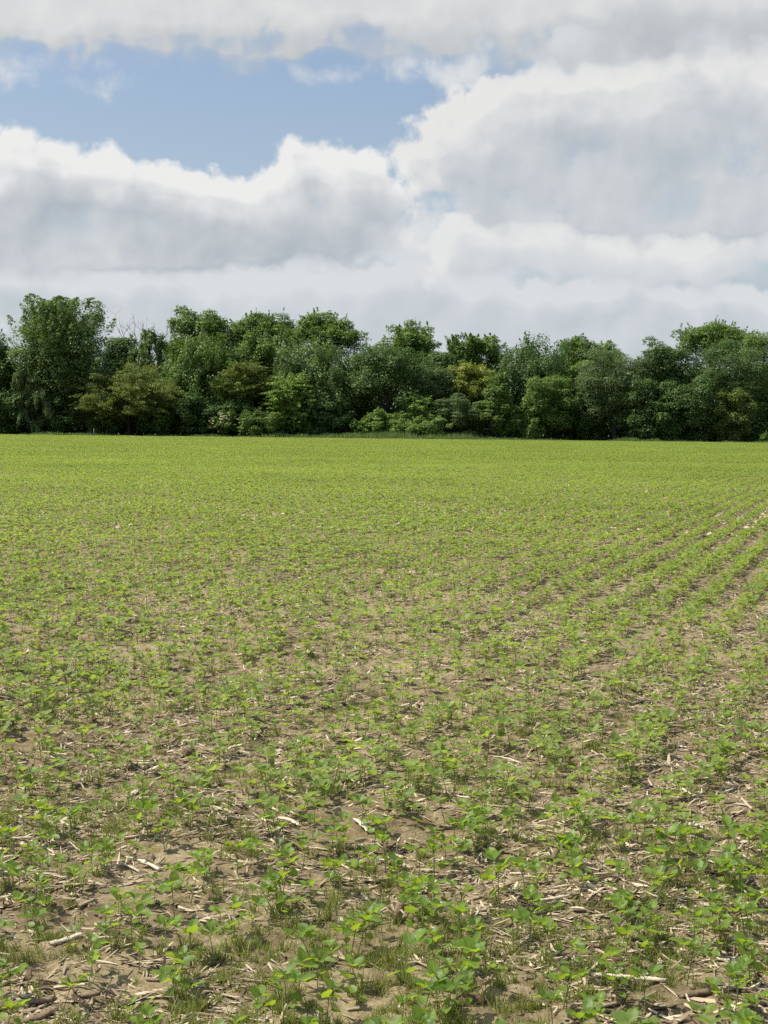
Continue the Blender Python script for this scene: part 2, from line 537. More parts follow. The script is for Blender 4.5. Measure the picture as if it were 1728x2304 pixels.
def build_ground():
    ys = [-600, -250, -100, -40, -15, -6, -2, 0.0, 1.5]
    y = 2.6
    while y < 190:
        ys.append(y)
        y += max(0.010, 0.0030 * y)
    while y < 4000:
        ys.append(y)
        y *= 1.25
    ys = np.array(ys)
    core = np.linspace(-0.46, 0.46, 380)
    t = np.linspace(0, 1, 14)[1:]
    half = np.maximum(ys + 2.0, 4.0)
    X = half[:, None] * core[None, :]
    L = X[:, :1] - 5000 * t[::-1][None, :] ** 3
    Rr = X[:, -1:] + 5000 * t[None, :] ** 3
    X = np.concatenate([L, X, Rr], 1)
    Y = np.broadcast_to(ys[:, None], X.shape)
    Z = ground_z(X, Y)
    V = np.stack([X, Y, Z], -1).reshape(-1, 3)
    n, k = X.shape
    i = np.arange(n - 1)[:, None] * k
    j = np.arange(k - 1)[None, :]
    Q = np.stack([i + j, i + j + 1, i + k + j + 1, i + k + j], -1).reshape(-1, 4)
    o = obj('ground', make_mesh('ground', V, Q, smooth_shade=True), soil_material())
    tag(o, 'tan tilled field soil with pressed-in straw running back to the wood', None, None, 'structure')


build_ground()


# ================================================================== the wood beyond the field
def stem_tubes(rng, H, r0, limbs, lean=(0, 0), top=0.8):
    """trunk up to top*H with limbs (list of end points)"""
    g = Geo()
    n = 9
    z = np.linspace(-0.15, H * top, n)
    wob = np.cumsum(rng.normal(0, 0.10, (n, 2)), 0) * np.linspace(0, 1, n)[:, None]
    pts = np.stack([wob[:, 0] + lean[0] * z / H, wob[:, 1] + lean[1] * z / H, z], 1)
    rad = r0 * (1 - 0.8 * (z - z[0]) / (z[-1] - z[0]))
    rad[0] *= 1.35
    g.add(*tube(pts, rad, 8))
    for e in limbs:
        e = np.asarray(e, float)
        zz = np.clip(e[2] * rng.uniform(0.35, 0.75), 0.1 * H, H * top * 0.96)
        s = np.array([np.interp(zz, z, pts[:, 0]), np.interp(zz, z, pts[:, 1]), zz])
        mid = s * 0.5 + e * 0.5 + rng.normal(0, 0.06, 3) * np.linalg.norm(e - s)
        mid[2] += 0.08 * np.linalg.norm(e - s)
        tt = np.linspace(0, 1, 6)[:, None]
        p = (1 - tt) ** 2 * s + 2 * tt * (1 - tt) * mid + tt ** 2 * e
        rr = np.interp(zz, z, rad)
        g.add(*tube(p, np.linspace(rr * 0.55, 0.015, 6), 5, cap=False))
    return g


def leaf_quads(P, A, N, L, W):
    """diamond leaves: centre P, long axis A, normal N, length L, width W (arrays)"""
    A = norm(A - (A * N).sum(-1, keepdims=True) * N)
    B = np.cross(N, A)
    L, W = L[:, None], W[:, None]
    bend = N * L * 0.12
    V = np.stack([P - A * L * .5 - bend, P + B * W * .5 + A * L * 0.05, P + A * L * .5 - bend, P - B * W * .5 + A * L * 0.05], 1)
    return V.reshape(-1, 3), np.arange(len(P) * 4).reshape(-1, 4)


def unit(rng, n):
    return norm(rng.normal(0, 1, (n, 3)))


def crown(rng, H, W, zb, style, nleaf, lsize, depth=0.9, nc=None, gap=0.0, tilt=0.0):
    """leaves spread over many clumps inside an envelope; returns V, Q, clump centres"""
    Rx, Ry, Rz = W / 2, W / 2 * depth, (H - zb) / 2
    cz = zb + Rz
    clumps = []                      # centre, axis, radius, length, kind
    nc = nc or int(46 + 10 * Rz)
    for i in range(nc):
        d = unit(rng, 1)[0]
        if style in ('round', 'droop', 'feather', 'ascend', 'open'):
            d = d / (np.abs(d) ** 3).sum() ** (1 / 3) * 0.97          # fuller shoulders than an ellipsoid
        if style == 'layered':
            r = rng.uniform(0.25, 0.9)
            c = np.array([d[0] * Rx * r, d[1] * Ry * r, cz + d[2] * Rz * 0.85])
            out = norm(np.array([d[0], d[1], 0.12]))
            clumps.append((c, out, Rx * rng.uniform(0.16, 0.26), Rx * rng.uniform(0.35, 0.6), 'plate'))
        elif style == 'ascend' and i % 5 < 3:
            r = rng.uniform(0.25, 0.80)
            clumps.append((np.array([d[0] * Rx * r, d[1] * Ry * r, cz + d[2] * Rz * r]), norm(d + np.array([0, 0, 1.0])), W * rng.uniform(.11, .16), W * .1, 'ball'))
        elif style == 'ascend':
            r = rng.uniform(0.45, 0.82)
            if i % 5 == 3:                # many upswept tips side by side along the top
                xx = rng.uniform(-.80, .74)
                d, r = np.array([xx, rng.uniform(-.8, .8), .95 - .38 * xx * xx - .34 * rng.uniform() ** 1.5]), 0.88
            if d[2] < -0.5:
                d[2] *= 0.6
            c = np.array([d[0] * Rx * r, d[1] * Ry * r, cz + d[2] * Rz * r * 0.93])
            ax = norm(np.array([d[0] * 0.55, d[1] * 0.55, 1.0]))
            clumps.append((c, ax, W * rng.uniform(0.075, 0.115), W * rng.uniform(0.13, 0.19), 'spike'))
        elif style == 'droop':
            r = rng.uniform(0.5, 0.93)
            c = np.array([d[0] * Rx * r, d[1] * Ry * r, cz + d[2] * Rz * r])
            clumps.append((c, norm(np.array([d[0] * .15, d[1] * .15, -1.0])), W * rng.uniform(0.075, 0.13), W * rng.uniform(0.14, 0.26), 'tail'))
        elif style == 'umbrella':
            r = math.sqrt(rng.uniform(0.02, 0.95))
            a = rng.uniform(0, 6.283)
            top = cz + Rz * (math.sqrt(max(0, 1 - r * r)) * 0.95) - abs(rng.normal(0, 0.35)) * Rz
            c = np.array([math.cos(a) * Rx * r, math.sin(a) * Ry * r, max(top, zb + 0.1 * Rz)])
            clumps.append((c, np.array([0, 0, 1.0]), W * rng.uniform(0.09, 0.15), W * rng.uniform(0.05, 0.08), 'ball'))
        else:                         # round, shrub, feather, column, open
            r = rng.uniform(0.55, 0.92) if style != 'open' else rng.uniform(0.35, 0.93)
            k = 0.72 if style == 'column' else 1.0
            c = np.array([d[0] * Rx * r, d[1] * Ry * r, cz + d[2] * Rz * r])
            if style == 'column':
                taper = 1 - 0.55 * max(0, (c[2] - zb) / (H - zb) - 0.25)
                c[0] *= taper
                c[1] *= taper
            rad = (0.5 * (Rx * Ry * Rz) ** (1 / 3)) * rng.uniform(0.34, 0.62) * k
            if style == 'open':
                rad *= 0.85
            clumps.append((c, norm(d + np.array([0, 0, 0.6])), rad, rad * 0.75, 'ball'))
    # sub-twigs that break the outline
    weights = np.array([c[2] ** 2 * (0.8 if style == 'ascend' else 1.0) if c[4] == 'ball' else c[2] * c[3] for c in clumps])
    weights /= weights.sum()
    Ps, As, Ns = [], [], []
    for (c, ax, rad, ln, kind), w in zip(clumps, weights):
        n = max(20, int(nleaf * w * 0.92))
        if kind in ('spike', 'tail', 'plate'):
            k = 5 if kind == 'spike' else 4
            per = n // k + 1
            for q in range(k):
                a2 = norm(ax + rng.normal(0, 0.30 if kind != 'plate' else 0.38, 3) * (np.array([1, 1, 0.35]) if kind == 'plate' else 1))
                base = c + rng.normal(0, rad * 0.75, 3) * (np.array([1, 1, .35]) if kind == 'plate' else 1)
                t = rng.uniform(0, 1, per) ** 0.85
                wid = rad * (0.75 * (1 - t) ** 0.7 + 0.10)
                off = unit(rng, per)
                if kind == 'plate':
                    off[:, 2] *= 0.55
                p = base + a2 * (t * ln * rng.uniform(0.8, 1.35))[:, None] + off * (wid * rng.uniform(0.2, 1, per) ** .5)[:, None]
                if kind == 'plate':
                    p[:, 2] -= (t ** 2) * ln * 0.16
                Ps.append(p)
                As.append(norm(a2 + 0.8 * off + rng.normal(0, .35, (per, 3))))
                nn = off * (0.5 if kind != 'plate' else 0.15) + np.array([0, 0, 0.75 if kind != 'tail' else 0.35]) + rng.normal(0, .38, (per, 3))
                if kind == 'tail':
                    nn += norm(np.array([c[0], c[1], 0]) + 1e-6) * 0.5
                Ns.append(norm(nn))
        else:
            d = unit(rng, n)
            low = d[:, 2] < -0.25
            d[low & (rng.uniform(0, 1, n) < 0.6), 2] *= -1
            # lumps on the lump
            bump = 1 + 0.22 * np.sin(d[:, 0] * 5 + c[0] * 3) * np.sin(d[:, 1] * 5 + c[1] * 3 + 1) + 0.16 * np.sin(d[:, 2] * 9 + c[2] * 5)
            rr = rad * bump * (0.62 + 0.42 * rng.uniform(0, 1, n) ** 0.6)
            p = c + d * rr[:, None] * np.array([1.1, 1.1, 0.78])
            Ps.append(p)
            As.append(norm(d * 0.6 + np.array([0, 0, -0.35]) + rng.normal(0, .5, (n, 3))))
            Ns.append(norm(d * 0.55 + np.array([0, 0, 0.6]) + rng.normal(0, .40, (n, 3))))
    # stray sprays sticking out
    ns = int(26 + 4 * W) if style != 'ascend' else 14
    for q in range(ns):
        c, ax, rad, ln, kind = clumps[rng.integers(len(clumps))]
        out = norm(np.array([c[0] / Rx, c[1] / Ry, (c[2] - cz) / Rz + (0.5 if style != 'droop' else 0.1)]) + rng.normal(0, .35, 3))
        per = 26
        t = rng.uniform(0, 1, per)
        l2 = rng.uniform(0.5, 1.0) * max(0.5, rad * 0.8)
        p = c + out * (rad * 0.8 + t * l2)[:, None] + rng.normal(0, .09, (per, 3)) * (1.2 - t)[:, None]
        Ps.append(p)
        As.append(norm(out + rng.normal(0, .6, (per, 3))))
        Ns.append(norm(np.array([0, 0, .8]) + rng.normal(0, .5, (per, 3))))
    # inner leaves
    n = int(nleaf * 0.10)
    d = unit(rng, n) * rng.uniform(0, 0.62, n)[:, None]
    Ps.append(d * np.array([Rx, Ry, Rz]) + np.array([0, 0, cz]))
    As.append(unit(rng, n))
    Ns.append(norm(np.array([0, 0, .6]) + rng.normal(0, .6, (n, 3))))
    P, A, N = np.concatenate(Ps), np.concatenate(As), np.concatenate(Ns)
    if style == 'ascend':
        over = np.maximum(P[:, 2] - .93 * H, 0)
        P[:, 2] = np.minimum(P[:, 2], .93 * H) + .13 * H * np.tanh(over / (.12 * H))
    keep = P[:, 2] > 0.05
    P, A, N = P[keep], A[keep], N[keep]
    L = lsize * rng.uniform(0.65, 1.35, len(P))
    V, Q = leaf_quads(P, A, N, L, L * rng.uniform(0.5, 0.75, len(P)))
    return V, Q, [c[0] for c in clumps]


def fol(name, dark, light, trans, *a, **k):
    up = lambda c, k=1.0: (c[0] * 2.35 * k, c[1] * 2.05 * k, c[2] * 1.6 * k)
    return leaf_material(name, up(dark, .65), up(light, 1.25), up(trans), *a, **k)


FOL = {
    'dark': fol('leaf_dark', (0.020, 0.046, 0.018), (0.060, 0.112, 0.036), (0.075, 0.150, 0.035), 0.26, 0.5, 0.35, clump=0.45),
    'blue': fol('leaf_bluegreen', (0.026, 0.056, 0.024), (0.088, 0.146, 0.052), (0.115, 0.20, 0.050), 0.26, 0.5, 0.3, clump=0.5),
    'mid': fol('leaf_mid', (0.026, 0.058, 0.018), (0.085, 0.145, 0.036), (0.110, 0.205, 0.030), 0.26, 0.5, 0.35, clump=0.5),
    'light': fol('leaf_light', (0.048, 0.098, 0.030), (0.112, 0.185, 0.055), (0.16, 0.28, 0.05), 0.26, 0.5, 0.35, clump=0.8),
    'olive': fol('leaf_olive', (0.034, 0.060, 0.021), (0.086, 0.130, 0.042), (0.14, 0.20, 0.035), 0.26, 0.5, 0.3, clump=0.7),
    'grey': fol('leaf_greygreen', (0.028, 0.056, 0.025), (0.072, 0.118, 0.048), (0.105, 0.160, 0.060), 0.26, 0.55, 0.3, clump=0.5),
    'yellow': fol('leaf_yellowgreen', (0.060, 0.088, 0.022), (0.135, 0.178, 0.042), (0.18, 0.25, 0.04), 0.26, 0.5, 0.3, clump=0.6),
}

# (label, name, category, centre px, top px, half width px, crown foot px or None for the ground, distance m, style, foliage, leaf size)
TREES = [
    ('tall broad maple with upswept spiky branch tips, tallest tree of the wood', 'maple_tree', 138, 682, 106, 950, 94, 'ascend', 'blue', .30),
    ('dark rounded tree cut by the left edge beside the tall spiky maple', 'broadleaf_tree', -22, 752, 62, 965, 96, 'round', 'dark', .28),
    ('grey-green willowy shrub tree hanging in front of the tall spiky maple', 'willow_shrub', 76, 800, 40, None, 90.9, 'droop', 'grey', .20),
    ('low dark tree filling the dip under the largest bare snag', 'broadleaf_tree', 277, 752, 42, 960, 101, 'round', 'dark', .26),
    ('rounded vine-draped tree below the two thin bare snags', 'vine_draped_tree', 335, 733, 42, 965, 98, 'droop', 'blue', .28),
    ('olive spreading tree with flat layered sprays low before the maple', 'hornbeam_tree', 290, 834, 90, 948, 91.5, 'layered', 'olive', .20),
    ('tall open-topped oak rising behind the vine-hung trees left of centre', 'oak_tree', 445, 690, 72, 850, 108, 'open', 'mid', .30),
    ('broad vine-hung tree with drooping tufts directly before the open oak', 'vine_draped_tree', 444, 736, 78, 965, 96, 'droop', 'mid', .28),
    ('domed feathery locust between the open oak and the flat-topped tree', 'locust_tree', 590, 706, 68, 860, 109, 'umbrella', 'mid', .24),
    ('flat-topped tall tree with dead twigs off its outer side', 'broadleaf_tree', 735, 706, 68, 860, 106, 'umbrella', 'mid', .26),
    ('bright-tipped round tree in front of the domed feathery locust', 'broadleaf_tree', 577, 748, 42, 930, 97.5, 'round', 'mid', .26),
    ('pale grey-green tree crowding between dome and flat-topped tree', 'broadleaf_tree', 624, 736, 38, 900, 102, 'droop', 'blue', .28),
    ('huge blue-green vine-covered tree of drooping tufts left of the gap', 'vine_draped_tree', 702, 762, 77, 968, 95, 'droop', 'blue', .28),
    ('olive flat-layered tree peeping out under the broad vine-hung tree', 'hornbeam_tree', 550, 818, 44, 905, 93.5, 'layered', 'olive', .20),
    ('light green sapling with big leafy tiers before the huge vine tree', 'young_tree', 650, 846, 44, 975, 91, 'layered', 'light', .30),
    ('low arching bramble mound just right of the white-flowered elder', 'bramble_mound', 588, 925, 54, None, 89.9, 'shrub', 'mid', .17),
    ('dark leafy shrub standing left of the white-flowered elder', 'leafy_shrub', 442, 872, 46, None, 91.6, 'shrub', 'dark', .24),
    ('small light shrub in the shade right of the bramble mound', 'leafy_shrub', 648, 928, 28, None, 91.4, 'shrub', 'light', .22),
    ('low green shrub half sunk in verge grass under the huge vine tree', 'leafy_shrub', 694, 944, 26, None, 91.3, 'shrub', 'mid', .22),
    ('dark umbrella-topped locust at the middle of the wood', 'locust_tree', 872, 780, 80, 960, 95, 'umbrella', 'dark', .22),
    ('narrow dark tree beside the gap where sky shows between crowns', 'broadleaf_tree', 800, 792, 34, 960, 98, 'round', 'mid', .26),
    ('tall open tree with sky showing through, highest near the middle', 'ash_tree', 925, 724, 64, 850, 111, 'open', 'mid', .30),
    ('spiky feathery-tipped tree just right of the tall open tree', 'feathery_tree', 1047, 751, 38, 880, 105, 'ascend', 'mid', .24),
    ('small dark tree tucked between tall open tree and spiky feathery tree', 'broadleaf_tree', 992, 786, 36, 900, 101, 'round', 'dark', .24),
    ('rounded leafy tree behind and right of the yellow-green tree', 'broadleaf_tree', 1108, 756, 46, 880, 106, 'round', 'mid', .26),
    ('wide dark vine-hung tree with a thin sprig standing out on top', 'vine_draped_tree', 1195, 760, 74, 930, 99.5, 'droop', 'dark', .25),
    ('yellow-green tree, the only yellowish crown in the wood', 'yellow_green_tree', 1057, 820, 54, 915, 97, 'round', 'yellow', .24),
    ('grey-green feathery tree left of the yellow-green tree', 'feathery_tree', 984, 828, 34, 950, 96, 'feather', 'grey', .18),
    ('upright column-shaped tree in front of the yellow-green tree', 'columnar_tree', 1119, 838, 42, None, 91.2, 'column', 'mid', .18),
    ('fine-leaved grey willow bush left of the column-shaped tree', 'willow_shrub', 1032, 877, 50, None, 91.6, 'feather', 'grey', .16),
    ('bright leafy elder sapling at the middle before the dark locust', 'young_tree', 942, 886, 34, None, 91.8, 'layered', 'light', .26),
    ('low tangled bramble bank below the dark umbrella-topped locust', 'bramble_mound', 862, 918, 38, None, 90.4, 'shrub', 'light', .18),
    ('tangled bramble heap below the bright elder sapling', 'bramble_mound', 918, 930, 44, None, 89.9, 'shrub', 'light', .18),
    ('low bramble heap at the foot of the grey willow bush', 'bramble_mound', 975, 934, 38, None, 89.9, 'shrub', 'light', .17),
    ('small pale-leaved shrub at the field edge under the gap of sky', 'leafy_shrub', 812, 938, 22, None, 91, 'shrub', 'light', .24),
    ('mid-green rounded tree right of the column-shaped tree', 'broadleaf_tree', 1238, 838, 52, 972, 92.5, 'feather', 'mid', .20),
    ('arching bush at the right foot of the column-shaped tree', 'leafy_shrub', 1184, 905, 38, None, 91.2, 'shrub', 'mid', .20),
    ('green tree behind, between the sprig-topped tree and the grey locust', 'broadleaf_tree', 1295, 758, 46, 880, 107, 'round', 'mid', .26),
    ('light feathery tree standing behind the big grey locust', 'feathery_tree', 1356, 772, 46, 880, 107, 'feather', 'light', .22),
    ('bright sunlit tree glimpsed at the left flank of the grey locust', 'broadleaf_tree', 1312, 812, 36, 940, 99, 'round', 'light', .26),
    ('big grey-green feathery locust with a soft rounded outline', 'locust_tree', 1386, 780, 76, 958, 93.2, 'feather', 'grey', .17),
    ('tall dark tree with ragged open top right of the grey locust', 'broadleaf_tree', 1500, 735, 60, 960, 95, 'open', 'dark', .24),
    ('dark leafy tree in the shadowed front below the ragged-topped tree', 'broadleaf_tree', 1462, 850, 64, None, 92, 'round', 'dark', .22),
    ('dark tree at the field edge before the wide feathery tree', 'broadleaf_tree', 1562, 842, 62, None, 92, 'round', 'dark', .22),
    ('flat umbrella-crowned tall tree behind, highest at the right end', 'umbrella_tree', 1606, 731, 68, 850, 108, 'umbrella', 'mid', .26),
    ('wide dark feathery tree under the flat umbrella crown', 'locust_tree', 1640, 768, 76, 958, 94.5, 'feather', 'dark', .18),
    ('tall soft-leaved tree cut by the right edge', 'broadleaf_tree', 1722, 738, 58, 950, 100, 'feather', 'mid', .20),
    ('small sunlit yellowish tree in front of the wide feathery tree', 'young_tree', 1648, 868, 42, None, 91.3, 'round', 'olive', .24),
    ('tiny pale weed bush at the field corner by the right edge', 'leafy_shrub', 1722, 975, 11, None, 89.0, 'shrub', 'light', .16),
    ('dark bush at the left edge under the cut-off rounded tree', 'leafy_shrub', 14, 870, 46, None, 91.5, 'shrub', 'dark', .24),
    ('dark understorey bush below the tall spiky maple', 'leafy_shrub', 150, 862, 50, None, 92, 'shrub', 'dark', .24),
    ('dark bush in deep shade behind the grey fence post', 'leafy_shrub', 236, 893, 46, None, 92, 'shrub', 'dark', .24),
    ('dark bush in deep shade under the olive layered tree', 'leafy_shrub', 340, 893, 54, None, 92, 'shrub', 'dark', .24),
    ('dark shrub deep in the shade between bramble mound and huge vine tree', 'leafy_shrub', 530, 890, 52, None, 92.6, 'shrub', 'dark', .24),
    ('dark bush shading the foot of the huge vine tree', 'leafy_shrub', 740, 880, 50, None, 92.6, 'shrub', 'dark', .24),
    ('dark hollow-footed tree under the left side of the grey locust', 'broadleaf_tree', 1318, 880, 40, None, 94, 'round', 'dark', .22),
    # beyond the frame, for a step to the side
    ('big round tree standing past the left end of the view', 'broadleaf_tree', -150, 735, 80, 965, 96, 'round', 'mid', .28),
    ('broad dark tree two crowns past the left end of the view', 'broadleaf_tree', -300, 745, 85, 965, 98, 'droop', 'dark', .28),
    ('big round tree standing past the right end of the view', 'broadleaf_tree', 1850, 760, 80, 965, 96, 'round', 'mid', .28),
    ('broad grey tree two crowns past the right end of the view', 'locust_tree', 2000, 750, 90, 965, 98, 'feather', 'grey', .24),
]
WOODY = {'leafy_shrub', 'bramble_mound', 'willow_shrub'}


def build_tree(i, rec):
    label, name, cx, top, hw, foot, Y, style, fol, ls = rec
    Y = Y + TREES_BACK
    ls = ls * 0.9
    rng = np.random.default_rng(500 + i)
    x, ztop = at_depth(cx, top, Y)
    x1, _ = at_depth(cx + hw, top, Y)
    W = 2 * (x1 - x) * 1.14
    H = ztop
    zb = 0.0 if foot is None else max(0.4, at_depth(cx, foot, Y)[1])
    shrub = name in WOODY
    area = W * (H - zb) * 2.6
    nleaf = int(min(50000, max(1600, area * 3.3 / (ls * ls * 0.31))))
    if style in ('open', 'umbrella'):
        nleaf = int(nleaf * 0.8)
    if style == 'ascend':
        nleaf = int(nleaf * 1.35)
    nc = {'ascend': int(80 + 2.0 * W), 'layered': 85, 'droop': int(60 + 4 * W), 'umbrella': 70}.get(style)
    if shrub:
        nc = 34
    t = thing(name, label, 'shrub' if shrub else 'tree', (x, Y, 0), (0, 0, 0), None if shrub else 'trees of the wood beyond the field')
    if shrub:
        t['group'] = 'shrubs along the edge of the wood'
    V, Q, C = crown(rng, H, W, zb, style, nleaf, ls, 0.9 if W < 9 else 0.75, nc)
    obj('foliage' if shrub else 'crown', make_mesh('leaves', V, Q), FOL[fol], t)
    ends = [C[k] for k in rng.choice(len(C), min(len(C), 10 if shrub else 22), replace=False)]
    g = stem_tubes(rng, H, 0.05 + (0.008 if shrub else 0.018) * H, ends, top=0.5 if shrub else 0.8)
    obj('stems' if shrub else 'trunk', g.mesh('wood'), M_BARK, t)
    return t


for i, rec in enumerate(TREES):
    build_tree(i, rec)


def build_elder():
    rng = np.random.default_rng(77)
    Y = 90.2 + TREES_BACK
    x, H = at_depth(508, 926, Y)
    W = 72 / FPX * Y
    t = thing('elder_bush', 'elder bush covered in creamy white flower heads at the field edge', 'shrub', (x, Y, 0), (0, 0, 0), 'shrubs along the edge of the wood')
    V, Q, C = crown(rng, H, W, 0.0, 'shrub', 5200, 0.19, 0.9, 30)
    obj('foliage', make_mesh('leaves', V, Q), FOL['mid'], t)
    obj('stems', stem_tubes(rng, H, 0.06, C[:8], top=0.5).mesh('wood'), M_BARK, t)
    fm = rough_material('cream_flower', [(0.50, 0.48, 0.28), (0.74, 0.71, 0.48)], 9, 0.8)
    g = Geo()
    for k in range(46):
        a, e = rng.uniform(math.pi * 0.95, math.pi * 2.05), rng.uniform(0.05, 1.25)
        c = np.array([math.cos(a) * math.cos(e) * W * .5, math.sin(a) * math.cos(e) * W * .45, H * .50 + math.sin(e) * H * .47]) * rng.uniform(0.95, 1.05)
        n = 26
        d = unit(rng, n) * np.array([1, 1, .35])
        P = c + d * rng.uniform(0.06, 0.16)
        V, Q = leaf_quads(P, unit(rng, n), norm(np.array([0, -.3, 1.]) + rng.normal(0, .4, (n, 3))), np.full(n, .10), np.full(n, .09))
        g.add(V, Q)
    obj('blossom', g.mesh('blossom'), fm, t)


build_elder()


def build_dead(label, px, top, Y, spread, seed, thick):
    Y = Y + TREES_BACK
    rng = np.random.default_rng(seed)
    x, H = at_depth(px, top, Y)
    t = thing('dead_tree', label, 'dead tree', (x, Y, 0), (0, 0, 0), 'bare dead trees above the wood')
    g = Geo()
    z0 = H * 0.62

    def branch(p, d, ln, r, lev):
        n = 6
        pts = [p]
        for k in range(n):
            d = norm(d + rng.normal(0, .13, 3) + np.array([0, 0, .05]))
            pts.append(pts[-1] + d * ln / n)
        pts = np.array(pts)
        g.add(*tube(pts, np.linspace(r, r * 0.4, n + 1) * 1.0, 5, cap=False))
        if lev:
            for k in range(4 if lev > 1 else 3):
                q = rng.integers(2, n + 1)
                dd = norm(d + rng.normal(0, .55, 3) + np.array([0, 0, .25]))
                branch(pts[q], dd, ln * rng.uniform(.4, .65), r * .5, lev - 1)
    trunk = np.array([[0, 0, -.2], [.1, 0, z0 * .5], [0, .1, z0]])
    g.add(*tube(trunk, [thick * 1.6, thick * 1.2, thick], 7))
    obj('trunk', g.mesh('trunk'), M_DEAD, t)
    g = Geo()
    for k in range(4):
        a = rng.uniform(0, 6.283)
        branch(np.array([0, .1, z0 - .2 * k]), norm(np.array([math.cos(a) * spread, math.sin(a) * spread * .6, 1.0])), (H - z0) * rng.uniform(.62, .85), thick * .75, 2)
    V, Q, T, uv = g.arrays()
    V[:, 2] = z0 - 1 + (V[:, 2] - z0 + 1) * ((H - z0 + 1) / max(0.1, V[:, 2].max() - z0 + 1))
    obj('branches', make_mesh('branches', V, Q, T), M_DEAD, t)


build_dead('largest bare grey snag, forked against the sky right of the maple', 294, 690, 102, 0.45, 11, .085)
build_dead('thin bare snag above the rounded vine-draped tree', 328, 704, 103, 0.4, 12, .045)
build_dead('slim bare snag close against the open oak', 368, 702, 103, 0.35, 13, .05)
build_dead('faint bare twigs poking above the domed feathery locust', 583, 696, 112, 0.5, 14, .04)
build_dead('bare leaning snag on the outer side of the flat-topped tree', 806, 735, 104, 0.5, 15, .055)
build_dead('thin bare twigs right of the tall open tree', 1008, 752, 112, 0.45, 16, .035)


def build_post():
    yp = FIELD_END + .6
    x, _ = at_depth(211, 970, yp)
    t = thing('fence_post', 'thin grey fence post standing alone at the dark field edge', 'post', (x, yp, 0))
    h = 0.95
    g = Geo().add(*tube([[0, 0, -.2], [0.01, 0, h * .5], [0.02, 0, h]], [.05, .048, .045], 8))
    obj('post', g.mesh('post', True), M_POST, t)
    g = Geo().add(*tube([[0.02, 0, h], [0.02, 0, h + .03]], [.055, .035], 8))
    obj('cap', g.mesh('cap'), M_POST, t)


build_post()


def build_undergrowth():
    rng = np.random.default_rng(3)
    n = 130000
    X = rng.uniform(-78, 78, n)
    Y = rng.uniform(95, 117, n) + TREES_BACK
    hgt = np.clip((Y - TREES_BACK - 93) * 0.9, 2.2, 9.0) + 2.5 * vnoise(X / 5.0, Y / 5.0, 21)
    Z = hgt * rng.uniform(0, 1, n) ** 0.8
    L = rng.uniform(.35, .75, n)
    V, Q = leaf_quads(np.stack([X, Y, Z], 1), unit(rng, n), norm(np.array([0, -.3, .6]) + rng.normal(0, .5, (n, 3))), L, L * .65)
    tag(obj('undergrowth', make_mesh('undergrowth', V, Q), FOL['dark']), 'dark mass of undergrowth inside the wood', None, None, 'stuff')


build_undergrowth()


def build_verge():
    rng = np.random.default_rng(4)
    g = Geo()
    n = 36000
    X = rng.uniform(-62, 62, n)
    Y = FIELD_END - .2 + 3.0 * rng.uniform(0, 1, n) ** 1.3
    px = 864 + FPX * X / Y
    tall = 0.30 + 0.55 * np.exp(-((px - 860) / 260) ** 2) + 0.6 * vnoise(X / 1.4, Y / 1.4, 31) + 0.5 * vnoise(X / 5.0, Y / 5.0, 32)
    tall = np.clip(tall, .22, 1.1) * rng.uniform(.6, 1.15, n)
    tall *= np.clip((Y - FIELD_END + .5) / 1.2, .35, 1)
    a = rng.uniform(0, 6.283, n)
    w = rng.uniform(.02, .05, n)
    lean = rng.normal(0, .22, (n, 2)) * tall[:, None]
    B = np.stack([np.cos(a) * w, np.sin(a) * w, 0 * a], 1)
    P = np.stack([X, Y, 0 * X - .02], 1)
    M = P + np.concatenate([lean * .4, (tall * .55)[:, None]], 1)
    T = P + np.concatenate([lean, tall[:, None]], 1)
    V = np.stack([P - B, P + B, M + B * .8, M - B * .8, T], 1).reshape(-1, 3)
    b = np.arange(n)[:, None] * 5
    tag(obj('verge_grass', make_mesh('verge_grass', V, b + np.array([0, 1, 2, 3]), b + np.array([3, 2, 4])), M_VERGE),
        'strip of tall unmown grass between the crop and the wood', None, None, 'stuff')


build_verge()


# ================================================================== soybean plants
SOIL_ROWS = 0.38
ROW_A = R(17.9)                                        # the rows run off to the right of the view
RD = np.array([math.sin(ROW_A), math.cos(ROW_A)])
RP = np.array([math.cos(ROW_A), -math.sin(ROW_A)])


def leaflet(L, W, base, d, n, fold=0.25, droop=0.2, nu=6, nv=4, curl=0.0):
    """ovate soybean leaflet; base point, direction d, face normal n"""
    d = norm(np.asarray(d, float))
    n = np.asarray(n, float)
    n = norm(n - (n * d).sum() * d)
    b = np.cross(n, d)
    t = np.linspace(0, 1, nu + 1)
    s = np.linspace(-1, 1, nv + 1)
    w = W * 0.5 * np.sin(np.pi * np.clip(t, 0.0, 1) ** 0.80) ** 0.56
    w[0] = W * 0.03
    w[-1] = W * 0.02
    if nu <= 3:
        w = w * (1.15 if nu == 3 else 1.45)
    T, Sg = np.meshgrid(t, s, indexing='ij')
    Wd = w[:, None] * Sg
    Zn = fold * np.abs(Sg) ** 1.3 * w[:, None] - droop * L * T ** 2 + curl * L * 0.06 * np.sin(T * 9 + Sg * 2)
    V = np.asarray(base, float) + T[..., None] * L * d + Wd[..., None] * b + Zn[..., None] * n
    i = np.arange(nu)[:, None] * (nv + 1)
    j = np.arange(nv)[None, :]
    Q = np.stack([i + j, i + j + 1, i + nv + 2 + j, i + nv + 1 + j], -1).reshape(-1, 4)
    uv = np.stack([T, Sg * .5 + .5], -1).reshape(-1, 2)
    return V.reshape(-1, 3), Q, None, uv


